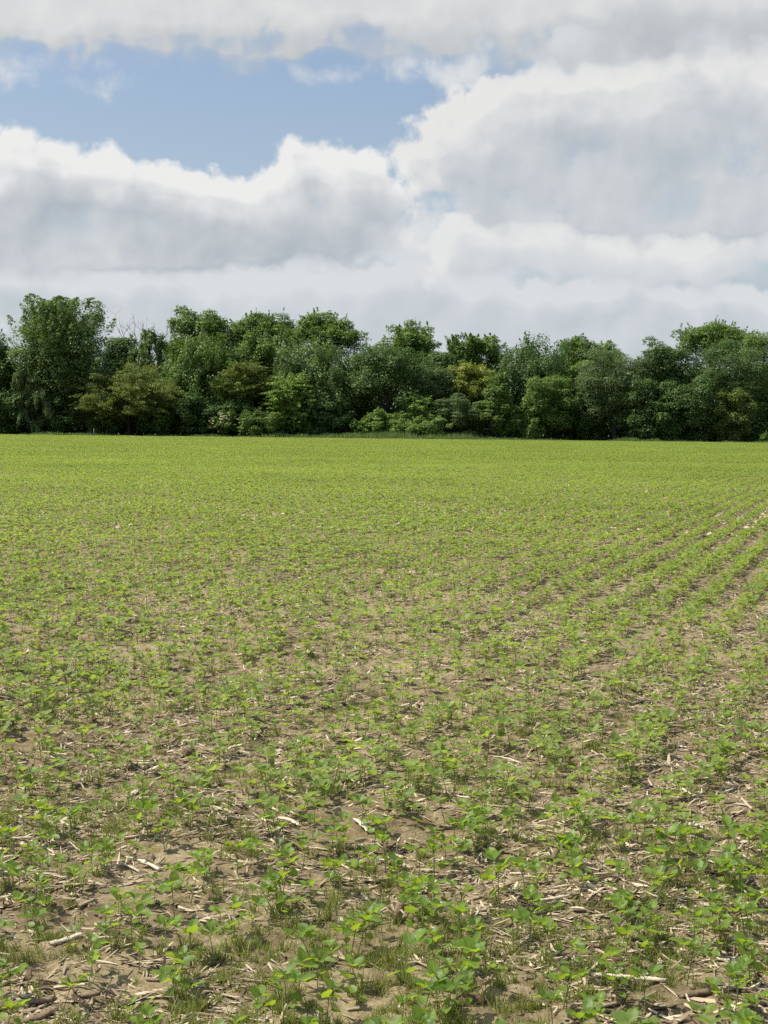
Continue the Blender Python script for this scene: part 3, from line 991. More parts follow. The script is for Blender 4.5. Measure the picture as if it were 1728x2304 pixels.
def petiole(a, b, r, k=4):
    a, b = np.asarray(a, float), np.asarray(b, float)
    mid = (a + b) / 2 + np.array([0, 0, 0.08 * np.linalg.norm(b - a)])
    V, Q, T, uv = tube([a, mid, b], [r, r * .85, r * .7], k, cap=False)
    return V, Q, T, np.full((len(V), 2), [0.5, 0.25])


def trifoliate(rng, g, node, az, plen, pel, L, lod):
    nu, nv = {0: (6, 4), 1: (3, 2), 2: (2, 2)}[lod]
    out = np.array([math.cos(az) * math.cos(pel), math.sin(az) * math.cos(pel), math.sin(pel)])
    tip = np.asarray(node) + out * plen
    if lod == 0:
        g.add(*petiole(node, tip, 0.0011))
    hor = np.array([math.cos(az), math.sin(az), 0])
    side = np.array([-math.sin(az), math.cos(az), 0])
    up = np.array([0, 0, 1.0])
    for k, (sx, fx, sc) in enumerate(((0, 1.0, 1.08), (1, 0.28, 0.95), (-1, 0.28, 0.95))):
        tl = rng.uniform(0.0, 1.25) if k == 0 else rng.uniform(-0.05, 1.2)
        d = hor * fx + side * sx * 0.95 + up * tl + rng.normal(0, .12, 3)
        n = up - hor * (fx * tl * .6 + rng.normal(.1, .25)) - side * sx * (0.2 + tl * .6) + rng.normal(0, .22, 3)
        l = L * sc * rng.uniform(.88, 1.12)
        b = tip + (hor * .008 if k == 0 else 0)
        g.add(*leaflet(l, l * rng.uniform(.70, .86), b, d, n, rng.uniform(.1, .4), rng.uniform(-.05, .28), nu, nv, rng.uniform(-1, 1)))


def soy_plant(seed, lod=0):
    """parts of one plant: [('stem', geo), ('leaf', geo) ...] and how it looks"""
    rng = np.random.default_rng(9000 + seed)
    H = rng.uniform(0.075, 0.135)
    lean = rng.normal(0, .018, 2)
    z = np.linspace(0, 1, 5)
    sp = np.stack([lean[0] * z ** 1.5, lean[1] * z ** 1.5, -0.015 + (H + 0.015) * z], 1)
    at = lambda f: np.array([np.interp(f, z, sp[:, k]) for k in range(3)])
    parts = []
    g = Geo()
    if lod < 2:
        g.add(*tube(sp, np.linspace(.0026, .0014, 5), 5 if lod == 0 else 3, cap=False))
    parts.append(('stem', g))
    az = rng.uniform(0, 6.283)
    up = np.array([0, 0, 1.0])
    nu, nv = {0: (6, 4), 1: (3, 2), 2: (2, 2)}[lod]
    nleaf = 0
    if rng.uniform() < 0.85:
        f = rng.uniform(.5, .62)
        for s in (0, math.pi):
            g = Geo()
            a = az + s + rng.normal(0, .2)
            hor = np.array([math.cos(a), math.sin(a), 0])
            tip = at(f) + hor * .014 + up * rng.uniform(.002, .012)
            if lod == 0:
                g.add(*petiole(at(f), tip, .001))
            l = rng.uniform(.036, .048)
            g.add(*leaflet(l, l * rng.uniform(.72, .9), tip, hor + up * rng.uniform(-.4, .8), up - hor * .3 + rng.normal(0, .3, 3), rng.uniform(.1, .35), rng.uniform(0, .3), nu, nv))
            parts.append(('leaf', g))
            nleaf += 1
    tri = 1 if H < .088 else (2 if H < .112 else 3)
    for k in range(tri):
        g = Geo()
        f = .80 + .2 * (k + 1) / tri
        young = k == tri - 1 and tri > 1
        a = az + math.pi / 2 + k * 2.5 + rng.normal(0, .4)
        trifoliate(rng, g, at(f), a, rng.uniform(.022, .05) * (.55 if young else 1), rng.uniform(.5, 1.15), rng.uniform(.044, .058) * (.75 if young else 1), lod)
        parts.append(('leaf', g))
        nleaf += 1
    g = Geo()                                       # folded new bud
    for k in range(2):
        a = az + k * 2.6 + 1
        g.add(*leaflet(.022, .010, at(1.0), np.array([math.cos(a) * .45, math.sin(a) * .45, 1.0]), np.array([math.cos(a), math.sin(a), -.3]), .7, 0, 2 if lod else 4, 2))
    parts.append(('leaf', g))
    return parts, H, nleaf, abs(lean[0]) + abs(lean[1])


def flat_template(parts):
    g = Geo()
    for _, p in parts:
        if p.V:
            V, Q, T, uv = p.arrays()
            g.add(V, Q, T, uv)
    return g.arrays()


def replicate(templates, which, pos, rot, scale, tilt=None):
    """many copies of small templates as ONE geometry: V, Q, T, uv"""
    Vs, Qs, Ts, Us, n = [], [], [], [], 0
    for k, (V, Q, T, uv) in enumerate(templates):
        s = np.nonzero(which == k)[0]
        if not len(s):
            continue
        c, sn = np.cos(rot[s])[:, None], np.sin(rot[s])[:, None]
        x = (V[None, :, 0] * c - V[None, :, 1] * sn)
        y = (V[None, :, 0] * sn + V[None, :, 1] * c)
        z = np.broadcast_to(V[None, :, 2], x.shape)
        if tilt is not None:
            z = z + x * tilt[s, 0:1] + y * tilt[s, 1:2]
        W = np.stack([x, y, z], -1) * scale[s][:, None, None] + pos[s][:, None, :]
        Vs.append(W.reshape(-1, 3))
        off = (n + np.arange(len(s)) * len(V))[:, None, None]
        if Q is not None:
            Qs.append((Q[None] + off).reshape(-1, 4))
        if T is not None:
            Ts.append((T[None] + off).reshape(-1, 3))
        Us.append(np.tile(uv, (len(s), 1)))
        n += len(s) * len(V)
    return (np.concatenate(Vs), np.concatenate(Qs) if Qs else None, np.concatenate(Ts) if Ts else None, np.concatenate(Us))


def soy_positions():
    rng = np.random.default_rng(12)
    rows = np.arange(-340, 230)
    step = 0.049
    s = np.arange(-30, 205, step)
    K, SS = np.meshgrid(rows, s, indexing='ij')
    K, SS = K.ravel(), SS.ravel()
    SS = SS + rng.uniform(-.5, .5, len(SS)) * step * 1.1 + hash2(K, K * 0, 7) * step
    off = K * SOIL_ROWS + 0.05 * vnoise(SS / 3.0, K * 7.7, 8) + rng.normal(0, 1, len(K)) * np.where(SS < 13, .085, .034) + np.where(rng.uniform(0, 1, len(K)) < .16, rng.uniform(-.15, .15, len(K)), 0)
    X = RP[0] * off + RD[0] * SS
    Y = RP[1] * off + RD[1] * SS
    keep = (Y > 2.6) & (Y < FIELD_END - .25) & (np.abs(X) < .28 * Y + 4.5)
    X, Y = X[keep], Y[keep]
    p = 1.02 + 0.9 * vnoise(X / 1.3, Y / 1.3, 41) + 0.8 * vnoise(X / .35, Y / .35, 42)
    p += 0.16 * np.clip(X / (Y * .25 + .3), -1, 1) * np.clip(1.6 - Y / 9, 0, 1)
    p += np.clip((Y - 9) / 30, 0, .40) - .12 * np.exp(-((Y - 26) / 7.5) ** 2) + .8 * vnoise(X / 3.5, Y / 6.0, 44) * np.clip(Y / 14, 0, 1)
    ok = rng.uniform(0, 1, len(X)) < np.clip(p, .08, .97)
    X, Y = X[ok], Y[ok]
    sc = 1.0 + 0.45 * vnoise(X / 1.1, Y / 1.1, 43) + rng.normal(0, .14, len(X))
    return X, Y, np.clip(sc, .60, 1.35) * 0.79


SX, SY, SSC = soy_positions()
SZ = ground_z(SX, SY)
u, v, f = project(SX, SY, SZ + 0.06)
inside = (f > 0.2) & (u > -12) & (u < 1740) & (v < 2345) & (v > 0)
order = np.argsort(np.where(inside, np.hypot(SX, SY), 1e9))
NEAR = order[:300]
IS_NEAR = np.zeros(len(SX), bool)
IS_NEAR[NEAR] = True

# ------------------------------------------------ corn residue and grass: positions first, labels need the neighbours
NV = 18
VARIANTS = []
for k in range(NV):
    parts, H, nl, lean = soy_plant(k)
    meshes = [(nm, g.mesh('soybean_' + nm, True)) for nm, g in parts if g.V]
    for nm, me in meshes:
        me.materials.append(M_SOYSTEM if nm == 'stem' else M_SOY)
    VARIANTS.append((meshes, H, nl, lean))


def husk_ribbon(rng, L, W, curl, nu=6):
    t = np.linspace(0, 1, nu + 1)
    a = rng.normal(0, .12)
    x = (t - .5) * L
    y = a * L * (t - .5) ** 2 * 2
    z = curl * L * (np.cos((t - .5) * rng.uniform(1.5, 4)) - 1) * .4
    z -= z.min()
    w = W * .5 * np.clip(np.sin(np.pi * (t * .7 + .16)) * 1.1, .2, 1) * (1 + .18 * rng.normal(0, 1, nu + 1))
    tw = rng.uniform(-.7, .7) * (t - .3)
    V = np.concatenate([np.stack([x + 0 * y, y - w * np.cos(tw), z - w * np.sin(tw) * .6 + .004], 1),
                        np.stack([x, y, z + w * .35 + .004], 1),
                        np.stack([x, y + w * np.cos(tw), z + w * np.sin(tw) * .6 + .004], 1)])
    i = np.arange(nu)
    n = nu + 1
    Q = np.concatenate([np.stack([i, i + 1, n + i + 1, n + i], 1), np.stack([n + i, n + i + 1, 2 * n + i + 1, 2 * n + i], 1)])
    return V, Q, None, np.zeros((len(V), 2))


def stalk_geo(rng, L, r, bend=0.1, k=8):
    n = 9
    t = np.linspace(0, 1, n)
    pts = np.stack([(t - .5) * L, bend * L * (t - .5) ** 2 + rng.normal(0, .0012, n), r * .75 + rng.normal(0, .0012, n)], 1)
    rad = r * (1 + .05 * np.sin(t * 9 + rng.uniform(0, 6))) * (1 + .3 * (np.abs(t - rng.uniform(.25, .75)) < .07))
    V, Q, T, uv = tube(pts, rad, k, .72)
    th = uv[:, 1] * 6.283
    V = V + rng.normal(0, r * .10, V.shape)
    # ragged broken ends
    e = np.arange(n - 1, n) * k
    V[(n - 1) * k:n * k, 0] += rng.uniform(-.6, 1.2, k) * r
    V[:k, 0] -= rng.uniform(-.6, 1.2, k) * r
    g = Geo().add(V, Q, T, uv)
    for q in range(3):                               # peeled fibres at the ends
        s = rng.choice([-1, 1])
        a = np.array([s * L * .46, rng.uniform(-r, r), r])
        b = a + np.array([s * rng.uniform(.6, 2.5) * r, rng.uniform(-2, 2) * r, rng.uniform(-.5, .6) * r])
        c = np.array([0, r * .35, 0])
        g.add(np.array([a - c, a + c, b + c * .4, b - c * .4]), np.array([[0, 1, 2, 3]]))
    return g


rngR = np.random.default_rng(55)
STALKS = [stalk_geo(rngR, L, r, bd) for L, r, bd in ((.10, .005, .03), (.14, .006, .02), (.19, .005, -.04), (.07, .007, .05), (.24, .0048, .05), (.12, .0036, -.03), (.16, .0042, .06), (.085, .0045, 0))]
HUSKS = [Geo().add(*husk_ribbon(rngR, L, w, c)) for L, w, c in ((.10, .016, .10), (.15, .012, .15), (.08, .020, .2), (.19, .010, .08), (.07, .014, -.15), (.13, .017, .12), (.11, .009, .25), (.06, .018, .1))]
STALK_L = (.10, .14, .19, .07, .24, .12, .16, .085)
HUSK_L = (.10, .15, .08, .19, .07, .13, .11, .06)
STALK_ME = [g.mesh('corn_stalk', False) for g in STALKS]
HUSK_ME = [g.mesh('corn_husk', True) for g in HUSKS]
OLD_ME = [g.mesh('old_corn_stalk', False) for g in STALKS]
for me in STALK_ME:
    me.materials.append(M_STRAW)
for me in OLD_ME:
    me.materials.append(M_OLDSTRAW)
for me in HUSK_ME:
    me.materials.append(M_HUSK)

ITEMS = []            # every individual small thing of the near field, labelled at the end


def slope(x, y, d=.05):
    return (ground_z(x + d, y) - ground_z(x - d, y)) / (2 * d), (ground_z(x, y + d) - ground_z(x, y - d)) / (2 * d)


def lay(o, x, y, z, rot, pitch=0.0, roll=0.0, s=1.0):
    o.location = (x, y, z)
    o.rotation_euler = (roll, pitch, rot)
    o.scale = (s, s, s)


def placed_stalk(p, q, r, mat, label, kind='stalk', seed=0):
    """a stalk or husk whose two ends are seen at photo px p and q"""
    rng = np.random.default_rng(700 + seed)
    a, b = np.array(ground_at(*p)), np.array(ground_at(*q))
    c, d = (a + b) / 2, b - a
    L = float(np.hypot(*d))
    if kind == 'stalk':
        me = stalk_geo(rng, L, r, rng.uniform(-.12, .12)).mesh('corn_stalk')
        name, cat = 'corn_stalk', 'corn stalk'
    else:
        me = Geo().add(*husk_ribbon(rng, L, r, .10)).mesh('corn_husk', True)
        name, cat = 'corn_husk', 'corn husk'
    o = obj(name, me, mat)
    za, zb = ground_z(*a), ground_z(*b)
    lay(o, c[0], c[1], max(float(za + zb) / 2, float(ground_z(*c))), math.atan2(d[1], d[0]), -math.atan2(zb - za, L))
    tag(o, label, cat, 'corn residue pieces on the near soil')
    ITEMS.append((cat, c[0], c[1], None))


PL = [
    ((288, 1930), (362, 1958), 0.0079, M_HUSK, 'long pale corn stalk lying slantwise on open soil, the brightest stick at left'),
    ((118, 2137), (182, 2127), 0.0101, M_STRAW, 'thick broken corn stalk with hollow end, left of a two-stemmed seedling'),
    ((-10, 2268), (118, 2256), 0.0108, M_OLDSTRAW, 'very thick weathered brown corn stalk running out of the lower left corner'),
    ((44, 2300), (124, 2278), 0.0101, M_OLDSTRAW, 'second thick brown corn stalk just below the very thick one, lower left corner'),
    ((797, 2104), (856, 2066), 0.0072, M_OLDSTRAW, 'slanting brown corn stalk propped up near the middle of the foreground'),
    ((604, 2196), (652, 2208), 0.0086, M_STRAW, 'short pale corn stalk end, touching a longer dark-tipped stalk, bottom centre left'),
    ((640, 2200), (747, 2191), 0.0072, M_STRAW, 'long straight corn stalk lying level, bottom centre left'),
    ((1190, 2044), (1284, 2037), 0.0058, M_HUSK, 'uppermost of three parallel pale corn stalks right of centre'),
    ((1196, 2052), (1276, 2047), 0.0050, M_STRAW, 'middle one of three parallel pale corn stalks right of centre'),
    ((1200, 2060), (1262, 2056), 0.0050, M_STRAW, 'lowest of three parallel pale corn stalks right of centre'),
    ((1290, 2064), (1408, 2060), 0.0065, M_OLDSTRAW, 'dark level corn stalk just right of three parallel pale ones'),
    ((1640, 2136), (1735, 2144), 0.0065, M_STRAW, 'pale corn stalk crossing the right edge, upper of two'),
    ((1612, 2174), (1735, 2176), 0.0058, M_STRAW, 'long thin corn stalk crossing the right edge, lower of two'),
    ((1333, 2210), (1496, 2236), 0.0079, M_HUSK, 'longest pale corn stalk at lower right, slanting down towards the edge'),
    ((1534, 2260), (1592, 2254), 0.0115, M_OLDSTRAW, 'stubby dark corn stalk chunk at lower right'),
    ((956, 2021), (1008, 2036), 0.0058, M_STRAW, 'thin slanting corn stalk beside open sand, centre right'),
    ((1076, 2024), (1112, 2036), 0.0058, M_HUSK, 'short bright corn stalk end under a dense seedling cluster'),
    ((352, 1741), (434, 1759), 0.0065, M_HUSK, 'bright corn stalk in a crossed pile, left middle distance'),
    ((82, 1686), (152, 1699), 0.0058, M_STRAW, 'thin bright corn stalk in the far left litter'),
    ((607, 1817), (668, 1837), 0.0065, M_STRAW, 'pale corn stalk slanting right, centre left middle distance'),
    ((563, 1880), (627, 1870), 0.0058, M_OLDSTRAW, 'curved brownish corn stalk with raised end, centre left'),
    ((1545, 1853), (1578, 1866), 0.0086, M_HUSK, 'stout white corn stalk piece in a right hand litter patch'),
]
for i, (p, q, r, mt, lb) in enumerate(PL):
    placed_stalk(p, q, r, mt, lb, 'stalk', i)
placed_stalk((893, 2169), (970, 2192), .016, M_HUSK, 'curved pale corn husk strip on grass, bottom centre', 'husk', 60)
placed_stalk((634, 1845), (680, 1860), .030, M_HUSK, 'broad white corn husk flap, left middle distance', 'husk', 61)
placed_stalk((800, 1856), (830, 1880), .028, M_HUSK, 'broad pale corn husk pointing down, centre', 'husk', 62)
placed_stalk((250, 2215), (275, 2232), .040, M_HUSK, 'papery white corn husk between stems, lower left', 'husk', 63)


def small_lump(name, label, cat, px, py, r, mat, seed, sq=(1, 1, .7)):
    rng = np.random.default_rng(seed)
    g = Geo()
    n, k = 9, 14
    th = np.linspace(0, np.pi, n)[:, None]
    ph = np.linspace(0, 2 * np.pi, k, endpoint=False)[None, :]
    d = np.stack([np.sin(th) * np.cos(ph), np.sin(th) * np.sin(ph), np.cos(th) + 0 * ph], -1)
    rad = r * (1 + .28 * np.sin(d[..., 0] * 7 + seed) * np.sin(d[..., 1] * 6 + 2) + .18 * np.sin(d[..., 2] * 11 + seed) + .07 * rng.normal(0, 1, d.shape[:2]))
    rad[0], rad[-1] = rad[0].mean(), rad[-1].mean()
    V = (d * rad[..., None] * np.array(sq)).reshape(-1, 3)
    i = np.arange(n - 1)[:, None] * k
    j = np.arange(k)[None, :]
    Q = np.stack([i + j, i + k + j, i + k + (j + 1) % k, i + (j + 1) % k], -1).reshape(-1, 4)
    g.add(V, Q)
    x, y = ground_at(px, py)
    o = obj(name, g.mesh(name, True), mat)
    o.location = (x, y, float(ground_z(x, y)) + r * .35)
    o.rotation_euler = (0, 0, rng.uniform(0, 6))
    tag(o, label, cat, 'clods and cobs on the soil' if name != 'corn_cob' else None)
    ITEMS.append((cat, x, y, None))


small_lump('soil_clod', 'dark round soil clod alone on pale soil, left middle distance', 'clod', 425, 1704, .032, M_CLOD, 1)
small_lump('soil_clod', 'dark soil clod at the far left edge', 'clod', 25, 1763, .024, M_CLOD, 2)
small_lump('soil_clod', 'lumpy brown soil clod beside a rotted stalk butt, right of centre', 'clod', 1180, 2030, .028, M_CLOD, 3)
small_lump('soil_clod', 'small dark soil clod in pale litter, centre middle distance', 'clod', 1383, 1782, .02, M_CLOD, 4)
small_lump('corn_cob', 'weathered brown corn cob on sandy soil at the bottom edge', 'corn cob', 1060, 2266, .026, M_COB, 5, (1.7, .8, .8))


def build_stubble(px, py, label, seed):
    rng = np.random.default_rng(seed)
    x, y = ground_at(px, py)
    t = thing('corn_stubble', label, 'corn stubble', (x, y, float(ground_z(x, y))))
    g = Geo().add(*tube([[0, 0, -.02], [.004, 0, .03], [.012, 0, .065]], [.017, .015, .014], 9))
    obj('stump', g.mesh('stump'), M_OLDSTRAW, t)
    for k in range(7):
        a = rng.uniform(0, 6.283)
        g = Geo()
        L = rng.uniform(.05, .10)
        p = np.array([[0, 0, .015], [math.cos(a) * L * .4, math.sin(a) * L * .4, .05], [math.cos(a) * L, math.sin(a) * L, rng.uniform(.0, .07)]])
        g.add(*tube(p, [.007, .006, .002], 5, .35))
        obj('leaf_sheath', g.mesh('sheath'), M_OLDSTRAW if k % 2 else M_STRAW, t)
    ITEMS.append(('corn stubble', x, y, None))


build_stubble(893, 2072, 'dark rooted corn stubble with torn leaf sheaths, centre of the foreground', 1)
build_stubble(1245, 1955, 'small dark corn stubble with upright torn sheaths on open sand', 2)


def build_yellow():
    x, y = ground_at(1040, 2052)
    rng = np.random.default_rng(9)
    o = obj('yellow_leaf', Geo().add(*husk_ribbon(rng, .04, .02, .8)).mesh('yellow_leaf', True), M_KERNEL)
    lay(o, x, y, float(ground_z(x, y)) + .008, 1.1, .4)
    tag(o, 'small bright yellow dead leaf in grass, the only yellow spot', 'dead leaf')
    ITEMS.append(('dead leaf', x, y, None))


build_yellow()


# grass tufts -----------------------------------------------------------------------------------------------
def tuft(seed, n, L, spread, seg=3):
    rng = np.random.default_rng(3000 + seed)
    g = Geo()
    for k in range(n):
        a = rng.uniform(0, 6.283)
        b = np.array([rng.normal(0, .012), rng.normal(0, .012), -.004])
        l = L * rng.uniform(.5, 1.15)
        out = spread * rng.uniform(.2, 1.0)
        t = np.linspace(0, 1, seg + 1)
        p = b + np.stack([math.cos(a) * out * l * t ** 1.6, math.sin(a) * out * l * t ** 1.6, l * t * (1 - .35 * out * t)], 1)
        w = rng.uniform(.0014, .0027) * (1 - t * .85)
        q = a + math.pi / 2 + rng.normal(0, .5)
        s = np.stack([math.cos(q) * w, math.sin(q) * w, 0 * w], 1)
        V = np.concatenate([p - s, p + s])
        i = np.arange(seg)
        g.add(V, np.stack([i, i + seg + 1, i + seg + 2, i + 1], 1))
    return g


TUFTS = [tuft(k, n, L, s) for k, (n, L, s) in enumerate(((20, .050, 1.0), (15, .040, 1.2), (26, .060, .9), (12, .035, 1.3), (32, .050, 1.1), (18, .07, .75)))]
TUFT_N = (20, 15, 26, 12, 32, 18)
TUFT_ME = [g.mesh('grass_tuft') for g in TUFTS]
for me in TUFT_ME:
    me.materials.append(M_GRASS)


def grass_positions():
    rng = np.random.default_rng(21)
    n = 92000
    Y = 3.2 + 40 * rng.uniform(0, 1, n) ** 1.8
    X = rng.uniform(-1, 1, n) * (.28 * Y + 3.6)
    p = .46 + 1.5 * vnoise(X / .8, Y / .8, 51) + 1.3 * vnoise(X / .28, Y / .28, 52) - np.clip((Y - 6) / 26, 0, .42)
    p -= .10 * np.clip(X / Y * 4, -1, 1)
    ok = rng.uniform(0, 1, n) < np.clip(p, 0, .9) * np.clip(6.0 / Y, .25, 1)
    return X[ok], Y[ok], rng
GX, GY, rngG = grass_positions()
gw = rngG.integers(0, len(TUFTS), len(GX))
gs = rngG.uniform(.5, 1.15, len(GX))
grot = rngG.uniform(0, 6.283, len(GX))
GZ = ground_z(GX, GY)
u, v, f = project(GX, GY, GZ + .02)
big = np.argsort(np.where((u > 0) & (u < 1728) & (v < 2300) & (f > .2), -np.array(TUFT_N)[gw] * gs / np.hypot(GX, GY) ** 1.5, 1e9))
# the fullest tufts, kept apart from each other
TUFT_IDX = []
for i in big[:1500]:
    if all((GX[i] - GX[j]) ** 2 + (GY[i] - GY[j]) ** 2 > .12 ** 2 for j in TUFT_IDX):
        TUFT_IDX.append(i)
    if len(TUFT_IDX) >= 90:
        break
rest = np.ones(len(GX), bool)
rest[TUFT_IDX] = False
V, Q, T, uv = replicate([g.arrays() for g in TUFTS], gw[rest], np.stack([GX, GY, GZ], 1)[rest], grot[rest], gs[rest])
tag(obj('weed_grass', make_mesh('weed_grass', V, Q), M_GRASS), 'fine yellowish weed grass scattered between the seedlings', None, None, 'stuff')


# corn residue ----------------------------------------------------------------------------------------------
def residue_positions():
    rng = np.random.default_rng(31)
    n = 190000
    Y = 3.0 + 90 * rng.uniform(0, 1, n) ** 1.75
    X = rng.uniform(-1, 1, n) * (.28 * Y + 3.6)
    p = .60 + 1.5 * vnoise(X / .7, Y / .7, 61) + 1.1 * vnoise(X / .22, Y / .22, 62)
    ok = rng.uniform(0, 1, n) < np.clip(p, .06, 1)
    X, Y = X[ok], Y[ok]
    return X, Y, rng
LX, LY, rngL = residue_positions()
LZ = ground_z(LX, LY)
u, v, f = project(LX, LY, LZ)
vis = (u > 0) & (u < 1728) & (v < 2300) & (f > .2)
dist = np.hypot(LX, LY)
kind = rngL.uniform(0, 1, len(LX))
# individual pieces: the largest near ones
cand = np.nonzero(vis & (dist < 9.5) & (kind < .30))[0]
rngL.shuffle(cand)
IND = cand[:274]
used = np.zeros(len(LX), bool)
used[IND] = True
for i in IND:
    x, y = float(LX[i]), float(LY[i])
    k = rngL.integers(0, 8)
    s = float(rngL.uniform(.55, 1.05))
    is_husk = kind[i] < .14
    old = (not is_husk) and rngL.uniform() < .3
    me = HUSK_ME[k] if is_husk else (OLD_ME if old else STALK_ME)[k]
    L = (HUSK_L if is_husk else STALK_L)[k] * s
    o = bpy.data.objects.new('corn_husk' if is_husk else 'corn_stalk', me)
    COL.objects.link(o)
    rot = float(rngL.normal(0.1, .75)) if rngL.uniform() < .7 else float(rngL.uniform(0, 6.283))
    dx, dy = slope(x, y, .06)
    pitch = -math.atan(dx * math.cos(rot) + dy * math.sin(rot)) + float(rngL.normal(0, .10))
    lay(o, x, y, float(LZ[i]) + .003 + abs(pitch) * L * .15, rot, pitch, float(rngL.uniform(-.4, .4)), s)
    cat = 'corn husk' if is_husk else 'corn stalk'
    o['category'] = cat
    o['group'] = 'corn residue pieces on the near soil'
    look = ('long' if L > .15 else 'short' if L < .085 else 'medium') + ' ' + ('pale papery' if is_husk else 'weathered brown' if old else 'straw-coloured') + ' ' + ('corn husk' if is_husk else 'corn stalk')
    ITEMS.append((cat, x, y, (o, look)))

# the rest as one litter
rngT = np.random.default_rng(71)
LIT = []
for k in range(12):
    L, w = rngT.uniform(.025, .10), rngT.uniform(.003, .012)
    if k % 3 == 0:
        n = 4
        t = np.linspace(0, 1, n)
        pts = np.stack([(t - .5) * L, .12 * L * (t - .5) ** 2, np.full(n, w * .5)], 1)
        LIT.append(Geo().add(*tube(pts, np.full(n, w * .55), 5, .8)).arrays())
    else:
        LIT.append(Geo().add(*husk_ribbon(rngT, L, w * 1.25, rngT.uniform(-.1, .15), 3)).arrays())
FARLIT = []
for k in range(4):
    L, w = rngT.uniform(.06, .12), rngT.uniform(.008, .016)
    h = rngT.uniform(.012, .03)
    FARLIT.append((np.array([[-L / 2, -w, .004], [L / 2, -w, h], [L / 2, w, h + .006], [-L / 2, w, .012]]), np.array([[0, 1, 2, 3]]), None, np.zeros((4, 2))))
r = ~used
which = rngT.integers(0, 12, r.sum())
far = dist[r] > 24
which[far] = 12 + which[far] % 4
sc = rngT.uniform(.55, 1.3, r.sum())
tilt = rngT.normal(0, .22, (r.sum(), 2))
pos = np.stack([LX, LY, LZ + .001], 1)[r]
rot = np.where(rngT.uniform(0, 1, r.sum()) < .55, rngT.normal(.1, .6, r.sum()), rngT.uniform(0, 6.283, r.sum()))
# extra fine shreds close by
ne = 260000
ey = 3.2 + 19 * rngT.uniform(0, 1, ne) ** 1.5
ex = rngT.uniform(-1, 1, ne) * (.28 * ey + 3.2)
eok = rngT.uniform(0, 1, ne) < np.clip(.62 + 1.3 * vnoise(ex / .7, ey / .7, 61) + 1.1 * vnoise(ex / .22, ey / .22, 62), .05, 1)
ex, ey = ex[eok], ey[eok]
ne = len(ex)
pos = np.concatenate([pos, np.stack([ex, ey, ground_z(ex, ey) + .003], 1)])
which = np.concatenate([which, rngT.integers(0, 12, ne)])
rot = np.concatenate([rot, rngT.uniform(0, 6.283, ne)])
sc = np.concatenate([sc, rngT.uniform(.22, .80, ne)])
tilt = np.concatenate([tilt, rngT.normal(0, .3, (ne, 2))])
V, Q, T, uv = replicate(LIT + FARLIT, which, pos, rot, sc, tilt)
def build_crumbs():
    rng = np.random.default_rng(91)
    T8 = []
    for k in range(6):
        V = np.array([[1, 0, 0], [0, 1, 0], [-1, 0, 0], [0, -1, 0], [0, 0, .8], [0, 0, -.6]], float) + rng.normal(0, .22, (6, 3))
        T8.append((V, None, np.array([[0, 1, 4], [1, 2, 4], [2, 3, 4], [3, 0, 4], [1, 0, 5], [2, 1, 5], [3, 2, 5], [0, 3, 5]]), np.zeros((6, 2))))
    n = 42000
    y = 3.2 + 13 * rng.uniform(0, 1, n) ** 1.5
    x = rng.uniform(-1, 1, n) * (.28 * y + 3.2)
    ok = rng.uniform(0, 1, n) < np.clip(.5 + 1.6 * vnoise(x / .5, y / .5, 95) + 1.2 * vnoise(x / .15, y / .15, 96), .05, 1)
    x, y = x[ok], y[ok]
    n = len(x)
    V, Q, T, uv = replicate(T8, rng.integers(0, 6, n), np.stack([x, y, ground_z(x, y)], 1), rng.uniform(0, 6.28, n), .0025 + .009 * rng.uniform(0, 1, n) ** 3)
    mt = rough_material('soil_crumb', [(0.15, 0.108, 0.062), (0.27, 0.205, 0.125), (0.40, 0.32, 0.20)], 20, 0.95)
    tag(obj('soil_crumbs', make_mesh('soil_crumbs', V, Q, T), mt), 'loose crumbs of dry soil between the seedlings', None, None, 'stuff')


build_crumbs()
tag(obj('straw_litter', make_mesh('straw_litter', V, Q, T), M_LITTER), 'chopped corn straw and husk shreds strewn over the soil', None, None, 'stuff')

# seedlings beyond the nearest 300 as one field -----------------------------------------------------------------
rngS = np.random.default_rng(13)
rest = ~IS_NEAR
D = np.hypot(SX, SY)
lod = np.where(D < 12.0, 0, np.where(D < 34, 1, 2))
lod = np.where((lod == 2) & (D > 72), 3, lod)
TEMPL, base = [], []
for l, n in ((0, 10), (1, 10), (2, 10)):
    base.append(len(TEMPL))
    for k in range(n):
        TEMPL.append(flat_template(soy_plant(40 + k, l)[0]))
base.append(len(TEMPL))
for k in range(8):                                     # far plants: a few single leaf faces
    rg = np.random.default_rng(400 + k)
    n = 7
    a = rg.uniform(0, 6.283, n)
    P = np.stack([np.cos(a) * .035, np.sin(a) * .035, rg.uniform(.06, .17, n)], 1)
    A = norm(np.stack([np.cos(a), np.sin(a), rg.uniform(-.2, .7, n)], 1))
    Vq, Qq = leaf_quads(P, A, norm(np.array([0, 0, 1.]) + rg.normal(0, .35, (n, 3))), rg.uniform(.055, .075, n), rg.uniform(.045, .06, n))
    TEMPL.append((Vq, Qq, None, np.tile([[0, .5], [.5, 1], [1, .5], [.5, 0]], (n, 1))))
which = np.array(base)[lod] + rngS.integers(0, 8, len(SX))
thin = ~((lod == 3) & (rngS.uniform(0, 1, len(SX)) < .25))
sel = rest & thin
rotS = rngS.uniform(0, 6.283, len(SX))
V, Q, T, uv = replicate(TEMPL, which[sel], np.stack([SX, SY, SZ], 1)[sel], rotS[sel], SSC[sel] * np.where(lod[sel] == 3, 1.12, 1.0), rngS.normal(0, .08, (len(SX), 2))[sel])
tag(obj('soybean_crop', make_mesh('soybean_crop', V, Q, T, uv, smooth_shade=True), M_SOYFAR), 'field of young green soybean seedlings in rows reaching the wood', None, None, 'stuff')

